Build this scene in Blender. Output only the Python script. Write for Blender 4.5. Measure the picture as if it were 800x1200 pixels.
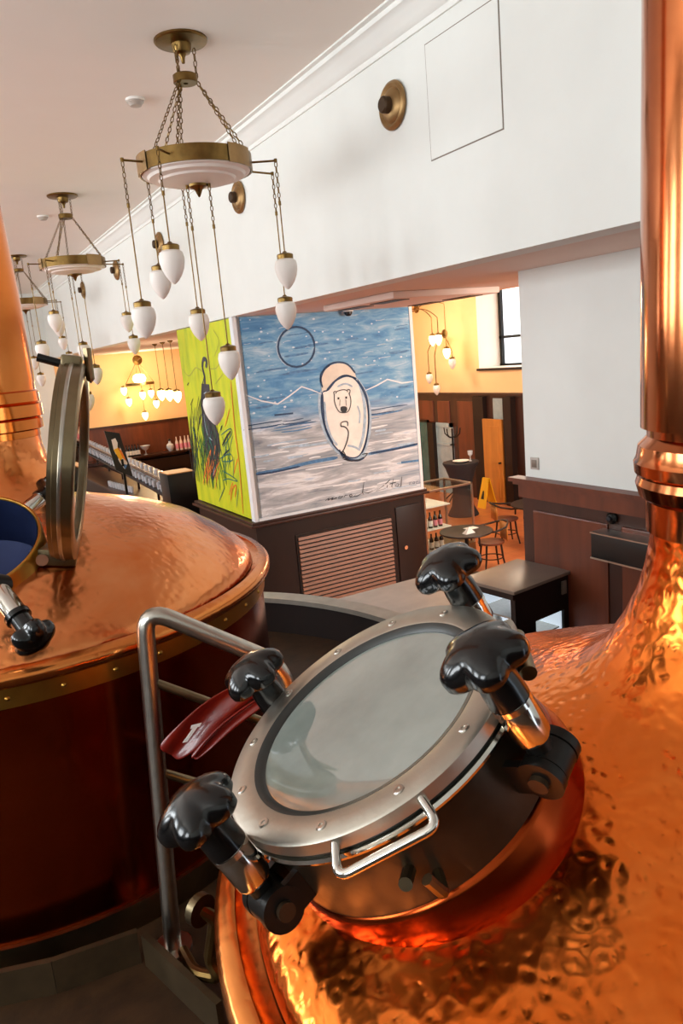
import bpy, bmesh, math, random
from mathutils import Vector, Matrix
for o in list(bpy.data.objects): bpy.data.objects.remove(o)
scene = bpy.context.scene
col = scene.collection
R = math.radians
rnd = random.Random(7)

# ---------------------------------------------------------------- camera
EYE = Vector((0, 0, 3.65)); FPX = 878.0
yaw, pitch, roll = R(28.476), R(11.976), R(-5.169)
fwd = Vector((math.sin(yaw)*math.cos(pitch), math.cos(yaw)*math.cos(pitch), -math.sin(pitch)))
rt0 = Vector((math.cos(yaw), -math.sin(yaw), 0)); up0 = rt0.cross(fwd)
RT = rt0*math.cos(roll) + up0*math.sin(roll); UP = -rt0*math.sin(roll) + up0*math.cos(roll)
cam = bpy.data.cameras.new('camera'); co = bpy.data.objects.new('camera', cam); col.objects.link(co)
cam.sensor_fit = 'VERTICAL'; cam.sensor_height = 36; cam.lens = FPX*36/1200; cam.clip_start = 0.02; cam.clip_end = 200
mm = Matrix((RT, UP, -fwd)).transposed().to_4x4(); mm.translation = EYE; co.matrix_world = mm
scene.camera = co
def ray(x, y): return RT*((x-400)/FPX) + UP*((600-y)/FPX) + fwd
def onx(x, y, X): d = ray(x, y); return EYE + d*(X/d.x)
def ony(x, y, Y): d = ray(x, y); return EYE + d*(Y/d.y)
def onz(x, y, Z): d = ray(x, y); return EYE + d*((Z-EYE.z)/d.z)
def onplane(x, y, p, n): d = ray(x, y); return EYE + d*((p-EYE).dot(n)/d.dot(n))
def zat(X, Y, py):                                   # height of the point above (X, Y) that shows at image row py
    lo, hi = -2.0, 9.0
    for _ in range(50):
        m = (lo+hi)/2; v = Vector((X, Y, m))-EYE
        yy = 600-FPX*v.dot(UP)/v.dot(fwd)
        if yy > py: lo = m
        else: hi = m
    return lo

# ---------------------------------------------------------------- world, light, exposure
scene.view_settings.view_transform = 'Standard'; scene.view_settings.look = 'None'
scene.view_settings.exposure = 0.0; scene.view_settings.gamma = 1.0; scene.view_settings.use_curve_mapping = False
w = bpy.data.worlds.new('sky'); scene.world = w; w.use_nodes = True
bg = w.node_tree.nodes['Background']; bg.inputs[0].default_value = (0.72, 0.85, 1.0, 1); bg.inputs[1].default_value = 2.2
def area(name, loc, direction, sx, sy, power, colr):
    l = bpy.data.lights.new(name, 'AREA'); l.shape = 'RECTANGLE'; l.size = sx; l.size_y = sy; l.energy = power; l.color = colr
    o = bpy.data.objects.new(name, l); col.objects.link(o); o.location = loc
    o.rotation_euler = Vector(direction).to_track_quat('-Z', 'Y').to_euler(); return o
def point(name, loc, power, colr, r=.08):
    l = bpy.data.lights.new(name, 'POINT'); l.energy = power; l.color = colr; l.shadow_soft_size = r
    o = bpy.data.objects.new(name, l); col.objects.link(o); o.location = loc; return o
WIN_Y = [-1.6, 1.4, 4.4, 7.4, 10.4, 13.4, 16.4, 19.4]          # daylight through the tall windows of the hall's outer wall
for wy in WIN_Y: area('window_and_room_light', (-4.75, wy, 4.55), (1, 0, .38), 2.1, 1.7, 172, (.94, .985, 1.0))
area('window_and_room_light', (12.05, 12.85, 3.9), (-1, -.1, 0), 1.6, 1.2, 260, (.95, .98, 1.0))
area('window_and_room_light', (8.7, 2.3, 3.6), (.1, 1, -.1), 2.4, 2.2, 380, (1.0, .96, .9))  # unseen area light inside the dining room; that side wall has no window

# ---------------------------------------------------------------- materials
def lin(h):
    h = h.lstrip('#'); c = [int(h[i:i+2], 16)/255 for i in (0, 2, 4)]
    return tuple(x/12.92 if x <= .04045 else ((x+.055)/1.055)**2.4 for x in c)+(1,)
class N:
    def __init__(s, name):
        s.m = bpy.data.materials.new(name); s.m.use_nodes = True; s.t = s.m.node_tree; s.b = s.t.nodes['Principled BSDF']
    def new(s, typ, **kw):
        n = s.t.nodes.new(typ)
        for k, v in kw.items():
            if k.startswith('_'): setattr(n, k[1:], v)
            else: n.inputs[k.replace('__', ' ')].default_value = v
        return n
    def ln(s, a, b): s.t.links.new(a, b)
    def coord(s, scale=(1, 1, 1), out='Object', loc=(0, 0, 0)):
        c = s.new('ShaderNodeTexCoord'); m = s.new('ShaderNodeMapping'); m.inputs['Scale'].default_value = scale; m.inputs['Location'].default_value = loc
        s.ln(c.outputs[out], m.inputs['Vector']); return m.outputs[0]
    def noise(s, vec, scale, detail=3, rough=.55, dist=0):
        n = s.new('ShaderNodeTexNoise'); s.ln(vec, n.inputs['Vector'])
        n.inputs['Scale'].default_value = scale; n.inputs['Detail'].default_value = detail; n.inputs['Roughness'].default_value = rough; n.inputs['Distortion'].default_value = dist
        return n.outputs['Fac']
    def ramp(s, fac, stops):
        r = s.new('ShaderNodeValToRGB'); el = r.color_ramp.elements
        while len(el) < len(stops): el.new(.5)
        for e, (p, c) in zip(el, stops): e.position = p; e.color = c
        s.ln(fac, r.inputs[0]); return r.outputs[0]
    def mix(s, fac, a, b):
        n = s.new('ShaderNodeMix'); n.data_type = 'RGBA'
        for v, i in ((fac, 0), (a, 6), (b, 7)):
            if isinstance(v, (int, float, tuple)): n.inputs[i].default_value = v
            else: s.ln(v, n.inputs[i])
        return n.outputs[2]
    def math(s, op, a, b=0.0, clamp=False):
        n = s.new('ShaderNodeMath'); n.operation = op; n.use_clamp = clamp
        for v, i in ((a, 0), (b, 1)):
            if isinstance(v, (int, float)): n.inputs[i].default_value = v
            else: s.ln(v, n.inputs[i])
        return n.outputs[0]
    def bump(s, h, strength, dist=.01):
        n = s.new('ShaderNodeBump'); n.inputs['Strength'].default_value = strength; n.inputs['Distance'].default_value = dist
        s.ln(h, n.inputs['Height']); s.ln(n.outputs[0], s.b.inputs['Normal']); return n
    def setc(s, c):
        if isinstance(c, tuple): s.b.inputs['Base Color'].default_value = c
        else: s.ln(c, s.b.inputs['Base Color'])
def mat(name, c, rough=.5, metal=0, var=.0, vscale=6, bump=0, bscale=40, spec=.5, stretch=(1, 1, 1), emit=None, es=0, coat=0):
    n = N(name); c = lin(c) if isinstance(c, str) else c
    n.b.inputs['Roughness'].default_value = rough; n.b.inputs['Metallic'].default_value = metal; n.b.inputs['Specular IOR Level'].default_value = spec
    n.b.inputs['Coat Weight'].default_value = coat
    v = n.coord(stretch)
    f = n.noise(v, vscale, 4)
    d = tuple(max(0, x*(1-var)) for x in c[:3])+(1,); e = tuple(min(1, x*(1+var)) for x in c[:3])+(1,)
    n.setc(n.ramp(f, [(.3, d), (.7, e)]))
    if bump: n.bump(n.noise(v, bscale, 3), bump)
    if emit: n.b.inputs['Emission Color'].default_value = lin(emit); n.b.inputs['Emission Strength'].default_value = es
    return n.m
def copper(name, c0, c1, rough, hammer, cell=38, dist=.012, patch=.25):
    n = N(name); n.b.inputs['Metallic'].default_value = 1
    v = n.coord()
    f = n.noise(v, 3.2, 5, .6, .6)
    n.setc(n.ramp(f, [(.3, lin(c0)), (.68, lin(c1))]))
    rr = n.new('ShaderNodeMapRange'); n.ln(n.noise(v, 7, 4), rr.inputs[0]); rr.inputs[3].default_value = rough*.75; rr.inputs[4].default_value = rough*1.35
    n.ln(rr.outputs[0], n.b.inputs['Roughness'])
    if hammer:
        vo = n.new('ShaderNodeTexVoronoi'); vo.feature = 'SMOOTH_F1'; vo.inputs['Scale'].default_value = cell; vo.inputs['Smoothness'].default_value = 1.0
        wob = n.new('ShaderNodeVectorMath'); wob.operation = 'ADD'; n.ln(v, wob.inputs[0])
        nz = n.new('ShaderNodeTexNoise'); nz.inputs['Scale'].default_value = 14; n.ln(v, nz.inputs['Vector'])
        sc = n.new('ShaderNodeVectorMath'); sc.operation = 'SCALE'; sc.inputs['Scale'].default_value = .03; n.ln(nz.outputs['Color'], sc.inputs[0]); n.ln(sc.outputs[0], wob.inputs[1])
        n.ln(wob.outputs[0], vo.inputs['Vector'])
        h = n.math('ADD', n.math('MULTIPLY', vo.outputs['Distance'], 1.0), n.math('MULTIPLY', n.noise(v, 11, 4), .55))
        n.bump(h, hammer, dist)
    return n.m
M = {}
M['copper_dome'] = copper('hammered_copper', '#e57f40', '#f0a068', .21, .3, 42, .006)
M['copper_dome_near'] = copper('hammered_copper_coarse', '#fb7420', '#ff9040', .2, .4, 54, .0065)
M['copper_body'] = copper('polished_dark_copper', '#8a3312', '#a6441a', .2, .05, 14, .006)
M['copper_pipe'] = copper('polished_copper_pipe', '#b8683c', '#ca7d4e', .13, .03, 8, .006)
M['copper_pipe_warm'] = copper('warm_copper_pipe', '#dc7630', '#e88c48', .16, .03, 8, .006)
M['copper_rim'] = copper('copper_rim', '#dd7f3c', '#e59450', .22, .2, 40, .006)
M['brass_strip'] = mat('brass_strip', '#b5863c', .3, 1, .2, 9)
M['brass'] = mat('aged_brass', '#7a6036', .36, 1, .25, 9)
M['bronze'] = mat('bronze_wall_cap', '#9a7a50', .42, .8, .15, 8)
M['bronze_dark'] = mat('dark_bronze', '#4a3826', .5, .7, .1)
M['steel'] = mat('brushed_steel', '#c2bcb2', .28, 1, .08, 30, .05, 90)
M['steel_lid'] = mat('matt_steel_lid', '#bcb5a8', .42, 1, .1, 14, .06, 70)
M['steel_dark'] = mat('stained_steel', '#84755a', .3, 1, .25, 7, .04, 50)
M['collar'] = mat('dark_bronzed_steel', '#40362a', .34, .75, .35, 6, .04, 50)
M['steel_kerb'] = mat('dull_steel', '#54442f', .5, .7, .25, 10)
M['chrome'] = mat('chrome', '#dcd8d0', .12, 1, .03)
M['rubber'] = mat('black_plastic', '#070708', .2, 0, .1, 10, spec=.5, coat=.15)
M['blackiron'] = mat('black_metal', '#14120f', .38, .4, .1)
M['gasket'] = mat('dark_gasket', '#2a2c2a', .35, 0, .1)
M['plaster'] = mat('white_plaster', '#e9ebe6', .85, 0, .015, 3, .05, 120)
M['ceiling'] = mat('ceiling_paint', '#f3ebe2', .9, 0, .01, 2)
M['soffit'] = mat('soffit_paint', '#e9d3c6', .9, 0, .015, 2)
M['cornice'] = mat('cornice_paint', '#f1f3ee', .7)
M['yellow_wall'] = mat('warm_yellow_plaster', '#f4c892', .9, 0, .02, 2)
M['wood_dark'] = mat('dark_stained_wood', '#3c1e12', .42, 0, .3, 5, .05, 60, stretch=(1, 1, .15), coat=.05)
M['wood_panel'] = mat('mahogany_panel', '#64301a', .42, 0, .32, 6, .04, 60, stretch=(1, 1, .12), coat=.05)
M['wood_black'] = mat('black_brown_wood', '#20120d', .45, 0, .2, 6, stretch=(1, 1, .2), spec=.35)
M['slat'] = mat('brown_slat', '#8a5636', .45, 0, .15, 9, stretch=(.2, 1, 1))
M['orange_wood'] = mat('orange_pine', '#c07a30', .45, 0, .2, 5, stretch=(1, 1, .15))
M['black'] = mat('black_paint', '#0d0c0c', .35, 0, .1)
M['darkgrey'] = mat('dark_grey_fabric', '#262226', .8, 0, .15)
M['counter'] = mat('grey_worktop', '#b4aaa0', .4, 0, .08, 6)
M['fridge_top'] = mat('fridge_top', '#83766a', .35, .3, .08, 5)
M['white'] = mat('white_plastic', '#efece6', .45)
M['globe'] = mat('frosted_glass', '#f0e8e0', .5, 0, .01, 3, spec=.4)
M['globe_lit'] = mat('lit_frosted_glass', '#fff0c0', .5, emit='#ffdf90', es=9)
M['sky_glass'] = mat('window_light', '#dfeaf2', .2, emit='#f4f8ff', es=1.6)
M['case_light'] = mat('case_lighting', '#ffffff', .4, emit='#e4edff', es=.75)
M['red_strap'] = mat('glossy_red_strap', '#7c1c12', .3, 0, .2, 10, .1, 20, coat=.3)
M['floor_dark'] = mat('platform_floor', '#3a2614', .55, 0, .35, 14, .1, 60, spec=.3)
M['hall_floor'] = mat('hall_floor', '#5a4030', .5, 0, .2, 3)
M['sign_yellow'] = mat('yellow_plastic', '#eeb010', .4)
M['bottle_dark'] = mat('dark_bottle_glass', '#14100c', .12, 0, .1, spec=.7)
M['label_white'] = mat('white_label', '#e8e4e0', .6)
M['label_pink'] = mat('pink_label', '#e28a9a', .6)
M['bottle_clear'] = mat('pale_bottle', '#e3c8b8', .15, 0, .05)
M['glassware'] = mat('clear_glassware', '#c9ccd2', .12, 0, .05, spec=.8)
M['dim_glass'] = mat('greyish_door_glass', '#9fb0b4', .15, 0, .1)
M['teal_glass'] = mat('teal_door_glass', '#3c6a6a', .15, 0, .3, 3)
M['steel_inside'] = mat('kettle_interior_steel', '#303b62', .28, .65, .35, 3)  # the sky's blue reflection is put into the base colour
M['paint_white'] = mat('white_paint', '#e6e9ec', .7)
M['paint_black'] = mat('black_ink', '#14161c', .6)
M['paint_navy'] = mat('navy_paint', '#1f3e62', .65, 0, .3, 30)
M['paint_blue'] = mat('mid_blue_paint', '#4d7ba6', .65, 0, .3, 20)
M['paint_pale'] = mat('pale_blue_paint', '#a9bfd0', .65, 0, .2, 20)
M['paint_cream'] = mat('cream_paint', '#f4efe6', .7, 0, .08, 8)
M['paint_cream2'] = mat('peach_paint', '#e9dccb', .7, 0, .08, 8)
M['paint_green'] = mat('green_paint', '#3f7a28', .65, 0, .2, 20)
M['paint_teal'] = mat('teal_paint', '#1d6a5c', .65, 0, .2, 20)
M['paint_orange'] = mat('orange_paint', '#e87a18', .65, 0, .2, 20)
M['paint_grey'] = mat('smoky_paint', '#3b373c', .65, 0, .5, 30)
M['paint_olive'] = mat('olive_line', '#a8a848', .7, 0, .1)
def mk_pane():
    n = N('clear_pane'); t = n.t; tr = t.nodes.new('ShaderNodeBsdfTransparent'); gl = t.nodes.new('ShaderNodeBsdfGlossy'); gl.inputs['Roughness'].default_value = .02
    tr.inputs[0].default_value = (.93, .97, .96, 1)
    fr = t.nodes.new('ShaderNodeLayerWeight'); mx = t.nodes.new('ShaderNodeMixShader')
    n.ln(n.math('ADD', n.math('MULTIPLY', n.math('POWER', fr.outputs['Facing'], 4.0), .6), .03), mx.inputs[0]); n.ln(tr.outputs[0], mx.inputs[1]); n.ln(gl.outputs[0], mx.inputs[2]); n.ln(mx.outputs[0], t.nodes['Material Output'].inputs[0]); return n.m
M['pane'] = mk_pane()
def mk_sight():                                       # the kettle's sight glass: misted on the inside, glossy outside
    n = N('misted_sight_glass'); v = n.coord()
    f = n.noise(v, 5, 5, .6); n.setc(n.ramp(f, [(.25, lin('#767e78')), (.75, lin('#9ba39b'))]))
    n.b.inputs['Roughness'].default_value = .04; n.b.inputs['Specular IOR Level'].default_value = .9; n.b.inputs['Coat Weight'].default_value = 1; n.b.inputs['Coat IOR'].default_value = 1.9; n.b.inputs['Coat Roughness'].default_value = .02
    return n.m
M['sight'] = mk_sight()
def mk_tiles():
    n = N('terracotta_floor'); v = n.coord((1.6, 1.6, 1.6)); b = n.new('ShaderNodeTexBrick'); n.ln(v, b.inputs['Vector']); b.offset = 0
    b.inputs['Color1'].default_value = lin('#c4703f'); b.inputs['Color2'].default_value = lin('#b5623a'); b.inputs['Mortar'].default_value = lin('#96583c')
    b.inputs['Scale'].default_value = 1; b.inputs['Mortar Size'].default_value = .012; b.inputs['Row Height'].default_value = .5
    n.setc(n.mix(.35, b.outputs['Color'], n.ramp(n.noise(v, 2, 4), [(.3, lin('#ad5a34')), (.7, lin('#dc935e'))])))
    n.b.inputs['Roughness'].default_value = .3; return n.m
M['tiles'] = mk_tiles()
def mk_bear():
    zh = ony(385, 487, 9.07).z
    n = N('winter_landscape_paint'); v = n.coord((1.1, 1, 5)); st = n.noise(v, 2.0, 6, .65, .5)
    sky = n.ramp(st, [(.25, lin('#2f6ba0')), (.42, lin('#4f8dbd')), (.55, lin('#78a9ca')), (.72, lin('#b9d0de'))])
    v2 = n.coord((.8, 1, 6), loc=(3, 0, 2)); s2 = n.noise(v2, 1.8, 6, .62, .8)
    gnd = n.ramp(s2, [(.26, lin('#687280')), (.42, lin('#a0a6ac')), (.52, lin('#b6babf')), (.62, lin('#e6e9ec')), (.76, lin('#a4bdd6'))])
    g = n.new('ShaderNodeSeparateXYZ'); c = n.new('ShaderNodeTexCoord'); n.ln(c.outputs['Object'], g.inputs[0])
    zz = n.math('ADD', g.outputs[2], n.math('MULTIPLY', n.noise(v, 1.4, 3), .35))
    fz = n.new('ShaderNodeMapRange'); n.ln(zz, fz.inputs[0]); fz.inputs[1].default_value = zh+.05; fz.inputs[2].default_value = zh+.33
    low = n.new('ShaderNodeMapRange'); n.ln(n.math('ADD', g.outputs[0], n.math('MULTIPLY', g.outputs[2], -1.1)), low.inputs[0]); low.inputs[1].default_value = 2.6; low.inputs[2].default_value = 4.6; low.inputs[4].default_value = .55
    gnd2 = n.mix(low.outputs[0], gnd, n.ramp(s2, [(.25, lin('#86a2bc')), (.6, lin('#c3cdd6')), (.8, lin('#dcdfe2'))]))
    base = n.mix(fz.outputs[0], gnd2, sky)
    vo = n.new('ShaderNodeTexVoronoi'); vo.inputs['Scale'].default_value = 9; n.ln(n.coord((1, 1, 1.6)), vo.inputs['Vector'])
    sep = n.new('ShaderNodeSeparateColor'); n.ln(vo.outputs['Color'], sep.inputs[0])
    dot = n.math('MULTIPLY', n.math('LESS_THAN', vo.outputs['Distance'], n.math('MULTIPLY', sep.outputs[0], .2)), fz.outputs[0])
    n.setc(n.mix(n.math('MULTIPLY', dot, .85), base, lin('#dfe8ee'))); n.b.inputs['Roughness'].default_value = .6; return n.m
M['bear_bg'] = mk_bear()
def mk_green():
    n = N('yellow_green_paint'); v = n.coord((3, 3, .8)); f = n.noise(v, 2.2, 5)
    n.setc(n.ramp(f, [(.2, lin('#9fb40a')), (.5, lin('#c9d20c')), (.75, lin('#dcd61a'))])); n.b.inputs['Roughness'].default_value = .6; return n.m
M['green_bg'] = mk_green()

# ---------------------------------------------------------------- mesh helpers
WORG = {}
def link(name, me, m, parent=None, local=False):
    o = bpy.data.objects.new(name, me); col.objects.link(o)
    if m: me.materials.append(m)
    if parent:
        o.parent = parent
        if not local: o.location = -WORG[parent.name]
    WORG[o.name] = Vector((0, 0, 0)) if not local else (WORG[parent.name].copy() if parent else Vector((0, 0, 0)))
    return o
class MB:
    def __init__(s, T=None): s.v = []; s.f = []; s.T = T
    def add(s, vs, fs):
        b = len(s.v)
        for p in vs:
            p = Vector(p); s.v.append(s.T @ p if s.T else p)
        s.f += [tuple(i+b for i in q) for q in fs]; return s
    def box(s, a, b):
        x0, y0, z0 = a; x1, y1, z1 = b
        return s.add([(x0, y0, z0), (x1, y0, z0), (x1, y1, z0), (x0, y1, z0), (x0, y0, z1), (x1, y0, z1), (x1, y1, z1), (x0, y1, z1)],
                     [(0, 3, 2, 1), (4, 5, 6, 7), (0, 1, 5, 4), (1, 2, 6, 5), (2, 3, 7, 6), (3, 0, 4, 7)])
    def lathe(s, prof, n=32, c=(0, 0, 0), a0=0, a1=2*math.pi, closed=False):
        full = abs(a1-a0-2*math.pi) < 1e-6; k = n if full else n+1; vs = []; fs = []
        for r, z in prof:
            for i in range(k):
                a = a0+(a1-a0)*i/n; vs.append((c[0]+r*math.cos(a), c[1]+r*math.sin(a), c[2]+z))
        m = len(prof)
        for j in range(m if closed else m-1):
            j2 = (j+1) % m
            for i in range(n):
                i2 = (i+1) % k
                fs.append((j*k+i, j*k+i2, j2*k+i2, j2*k+i))
        return s.add(vs, fs)
    def cyl(s, p0, p1, r0, r1=None, n=16, cap=True):
        p0, p1 = Vector(p0), Vector(p1); r1 = r0 if r1 is None else r1; d = (p1-p0).normalized(); a = d.orthogonal().normalized(); b = d.cross(a); vs = []
        for p, r in ((p0, r0), (p1, r1)):
            for i in range(n): t = 2*math.pi*i/n; vs.append(p+a*r*math.cos(t)+b*r*math.sin(t))
        fs = [(i, (i+1) % n, n+(i+1) % n, n+i) for i in range(n)]
        if cap: fs += [tuple(range(n))[::-1], tuple(range(n, 2*n))]
        return s.add(vs, fs)
    def tube(s, pts, r, n=10, closed=False):
        P = [Vector(p) for p in pts]; m = len(P); vs = []; prev = None
        for i in range(m):
            if closed: d = P[(i+1) % m]-P[i-1]
            else: d = P[min(i+1, m-1)]-P[max(i-1, 0)]
            d.normalize()
            a = d.orthogonal().normalized() if prev is None else (prev-d*prev.dot(d)).normalized(); prev = a; b = d.cross(a)
            rr = r[i] if isinstance(r, (list, tuple)) else r
            for k in range(n): t = 2*math.pi*k/n; vs.append(P[i]+a*rr*math.cos(t)+b*rr*math.sin(t))
        fs = []
        for i in range(m if closed else m-1):
            j = (i+1) % m
            for k in range(n): fs.append((i*n+k, i*n+(k+1) % n, j*n+(k+1) % n, j*n+k))
        if not closed: fs += [tuple(range(n))[::-1], tuple(range((m-1)*n, m*n))]
        return s.add(vs, fs)
    def prism(s, poly, off):
        off = Vector(off); n = len(poly); P = [Vector(p) for p in poly]
        return s.add(P+[p+off for p in P], [tuple(range(n))[::-1], tuple(range(n, 2*n))]+[(i, (i+1) % n, n+(i+1) % n, n+i) for i in range(n)])
    def build(s, name, m, parent=None, smooth=True, bevel=0, local=False, ang=35):
        me = bpy.data.meshes.new(name); me.from_pydata([tuple(p) for p in s.v], [], s.f)
        bm = bmesh.new(); bm.from_mesh(me); bmesh.ops.recalc_face_normals(bm, faces=bm.faces)
        if bevel: bmesh.ops.bevel(bm, geom=[e for e in bm.edges if len(e.link_faces) == 2 and e.calc_face_angle(0) > .6], offset=bevel, segments=2, profile=.6, affect='EDGES')
        bm.to_mesh(me); bm.free()
        if smooth:
            for p in me.polygons: p.use_smooth = True
            me.set_sharp_from_angle(angle=R(ang))
        return link(name, me, m, parent, local)
def tag(o, label=None, cat=None, group=None, kind=None):
    if label: o['label'] = label
    if cat: o['category'] = cat
    if group: o['group'] = group
    if kind: o['kind'] = kind
    return o
def thing(name, loc, label, cat, group=None):
    o = bpy.data.objects.new(name, None); col.objects.link(o); o.location = loc; o.empty_display_size = .1
    WORG[o.name] = Vector(loc); return tag(o, label, cat, group)
def struct(name, mb, m, parent=None, **kw):
    o = mb.build(name, m, parent, **kw)
    if not parent: o['kind'] = 'structure'
    return o
def copy_tree(o, parent=None, first=True):
    c = o.copy(); col.objects.link(c); c.parent = parent
    for ch in [x for x in list(bpy.data.objects) if x.parent == o]: copy_tree(ch, c, False)
    return c
def frame(o, x, y, z): m = Matrix((x, y, z)).transposed().to_4x4(); m.translation = o; return m
def arc(p0, c, p1, n=6):                               # quadratic bend from p0 to p1 around corner c
    p0, c, p1 = Vector(p0), Vector(c), Vector(p1)
    return [p0*(1-t)**2+c*2*t*(1-t)+p1*t*t for t in [i/n for i in range(n+1)]]
def bent(pts, r, n=6):
    P = [Vector(p) for p in pts]; out = [P[0]]
    for i in range(1, len(P)-1):
        a = (P[i-1]-P[i]); b = (P[i+1]-P[i]); ra = min(r, a.length*.45, b.length*.45)
        out += arc(P[i]+a.normalized()*ra, P[i], P[i]+b.normalized()*ra, n)
    return out+[P[-1]]

# ================================================================ the setting
D = 3.6; SOF = 4.205; CEI = 6.045; ENDY = 23.4; PLZ = 2.2; SBX = 6.12
struct('ceiling', MB().box((-4.6, -4.1, CEI), (D+.3, ENDY+.2, CEI+.2)), M['ceiling'], smooth=False)
struct('wall_right', MB().box((D, -4.1, SOF), (D+.25, ENDY, CEI)), M['plaster'], smooth=False)
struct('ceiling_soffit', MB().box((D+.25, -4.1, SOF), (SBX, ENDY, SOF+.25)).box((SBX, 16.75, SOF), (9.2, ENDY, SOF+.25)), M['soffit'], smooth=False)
struct('wall_soffit_edge', MB().box((SBX, -4.1, SOF), (SBX+.12, 16.6, 5.6)), M['yellow_wall'], smooth=False)
# cornice: stepped moulding run along the wall
cp = [(0, -.2), (.02, -.2), (.03, -.165), (.05, -.155), (.075, -.13), (.12, -.075), (.15, -.055), (.17, -.05), (.18, -.02), (.22, -.015), (.22, 0), (0, 0)]
k = len(cp); cb = MB()
cb.add([(D-a, y, CEI+b) for y in (-4.05, ENDY) for a, b in cp], [(i, (i+1) % k, k+(i+1) % k, k+i) for i in range(k)]+[tuple(range(k)), tuple(range(k, 2*k))[::-1]])
struct('trim_1', cb, M['cornice'], ang=20)
# alcove wall with tall dark wainscot
PX = 4.77; PY = 5.17; WZ = 2.37
struct('wall_alcove', MB().box((PX, -4.1, 0), (SBX-.01, PY, SOF)), M['plaster'], smooth=False)
wn = MB().box((PX-.03, -4.1, 0), (PX, PY+.02, WZ-.05)); wo = struct('trim_2', wn, M['wood_dark'], smooth=False)
lb = MB().box((PX-.13, -4.1, WZ-.02), (PX, PY+.1, WZ+.015)).box((PX-.10, -4.1, WZ-.05), (PX, PY+.07, WZ-.02)).box((PX-.07, -4.1, WZ-.17), (PX-.028, PY+.03, WZ-.05))
lb.build('ledge', M['wood_panel'], wo, smooth=False)
yy = PY-.12
for i in range(7):
    y0, y1 = yy-.86, yy
    MB().box((PX-.045, y0, 1.05), (PX-.028, y1, WZ-.28)).build('panel', M['wood_panel'], wo, bevel=.012, smooth=False)
    MB().box((PX-.045, y0, .12), (PX-.028, y1, .92)).build('panel', M['wood_panel'], wo, bevel=.012, smooth=False)
    yy = y0-.14
# floors
struct('floor', MB().box((-4.6, -4.1, -.2), (12.2, ENDY+.2, 0)), M['tiles'], smooth=False)
# raised brewing platform with a round nose
KL = Vector((.19, 2.64, 2.985)); KR = Vector((1.11, .71, 2.80))
poly = [(-4.5, -4), (2.3, -4), (2.3, 1.9)]+[(KL.x+1.66*math.cos(R(a)), KL.y+1.66*math.sin(R(a))) for a in range(-6, 97, 6)]+[(-4.5, KL.y+1.66)]
struct('floor_platform', MB().prism([(x, y, PLZ-.15) for x, y in poly], (0, 0, .15)), M['floor_dark'], smooth=False)
struct('wall_platform', MB().prism([(x, y, 0) for x, y in poly], (0, 0, PLZ-.15)), M['wood_black'], smooth=False)
# hall shell out of view: outer wall with tall windows, end walls
lw = MB(); edges = [-4.1]
for wy in WIN_Y: edges += [wy-.85, wy+.85]
edges.append(ENDY+.2)
for i in range(0, len(edges), 2): lw.box((-4.6, edges[i], 0), (-4.3, edges[i+1], CEI))
for wy in WIN_Y: lw.box((-4.6, wy-.85, 0), (-4.3, wy+.85, 3.45)).box((-4.6, wy-.85, 5.6), (-4.3, wy+.85, CEI))
struct('wall_left', lw, M['plaster'], smooth=False)
for i, wy in enumerate(WIN_Y):
    b = MB()
    for y in (-.85, -.02, .81): b.box((-4.5, wy+y, 3.45), (-4.44, wy+y+.04, 5.6))
    for z in (3.45, 4.5, 5.56): b.box((-4.5, wy-.85, z), (-4.44, wy+.85, z+.04))
    struct('window_%d' % (i+3), b, M['black'], smooth=False)
struct('wall_back', MB().box((-4.6, -4.1, 0), (D, -3.9, CEI)), M['plaster'], smooth=False)
struct('trim_4', MB().box((-4.3, -3.9, PLZ), (-4.26, ENDY, 3.35)), M['wood_dark'], smooth=False)  # unseen dark wainscot, added so the kettles reflect something dark
struct('trim_5', MB().box((-4.26, -3.9, PLZ), (D, -3.86, 3.35)), M['wood_dark'], smooth=False)  # same added wainscot on the unseen back wall, for dark reflections
struct('wall_end', MB().box((-4.6, ENDY, 0), (D+.06, ENDY+.2, CEI)), M['plaster'], smooth=False)
# bar room
bzw = zat(5.6, ENDY, 498.5)
wb = struct('wall_bar', MB().box((D+.06, ENDY, 0), (9.2, ENDY+.2, SOF)), M['yellow_wall'], smooth=False)
MB().box((D+.06, ENDY-.03, 0), (9.2, ENDY, bzw)).build('wainscot', M['wood_panel'], wb, smooth=False)
MB().box((D+.06, ENDY-.07, bzw), (9.2, ENDY, bzw+.06)).build('ledge', M['wood_dark'], wb, smooth=False)
struct('wall_bar_side', MB().box((9.0, 16.75, 0), (9.2, ENDY, SOF)), M['yellow_wall'], smooth=False)
struct('wall_partition', MB().box((SBX+.2, 16.6, 0), (12.2, 16.75, 5.6)), M['yellow_wall'], smooth=False)
# far dining room
FX = 11.2; FW = 2.43
wy0, wy1 = onx(607, 400, FX).y-.35, onx(559.5, 400, FX).y; wz0, wz1 = onx(560, 432, FX).z, 4.95
fw = MB().box((FX, 2, 0), (FX+.75, wy0, 5.6)).box((FX, wy1, 0), (FX+.75, 16.6, 5.6)).box((FX, wy0, 0), (FX+.75, wy1, wz0)).box((FX, wy0, wz1), (FX+.75, wy1, 5.6))
wf = struct('wall_far', fw, M['yellow_wall'], smooth=False)
MB().box((FX+.002, wy1-.006, wz0), (FX+.75, wy1+.001, wz1)).box((FX+.002, wy0, wz0-.002), (FX+.75, wy1, wz0+.012)).build('window_reveal', M['white'], wf, smooth=False)
MB().box((FX-.05, wy0-.05, wz0-.05), (FX+.1, wy1+.03, wz0)).build('window_sill', M['wood_black'], wf, smooth=False)
struct('ceiling_far', MB().box((SBX, 2, 5.6), (12.2, 16.75, 5.75)), M['ceiling'], smooth=False)
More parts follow.
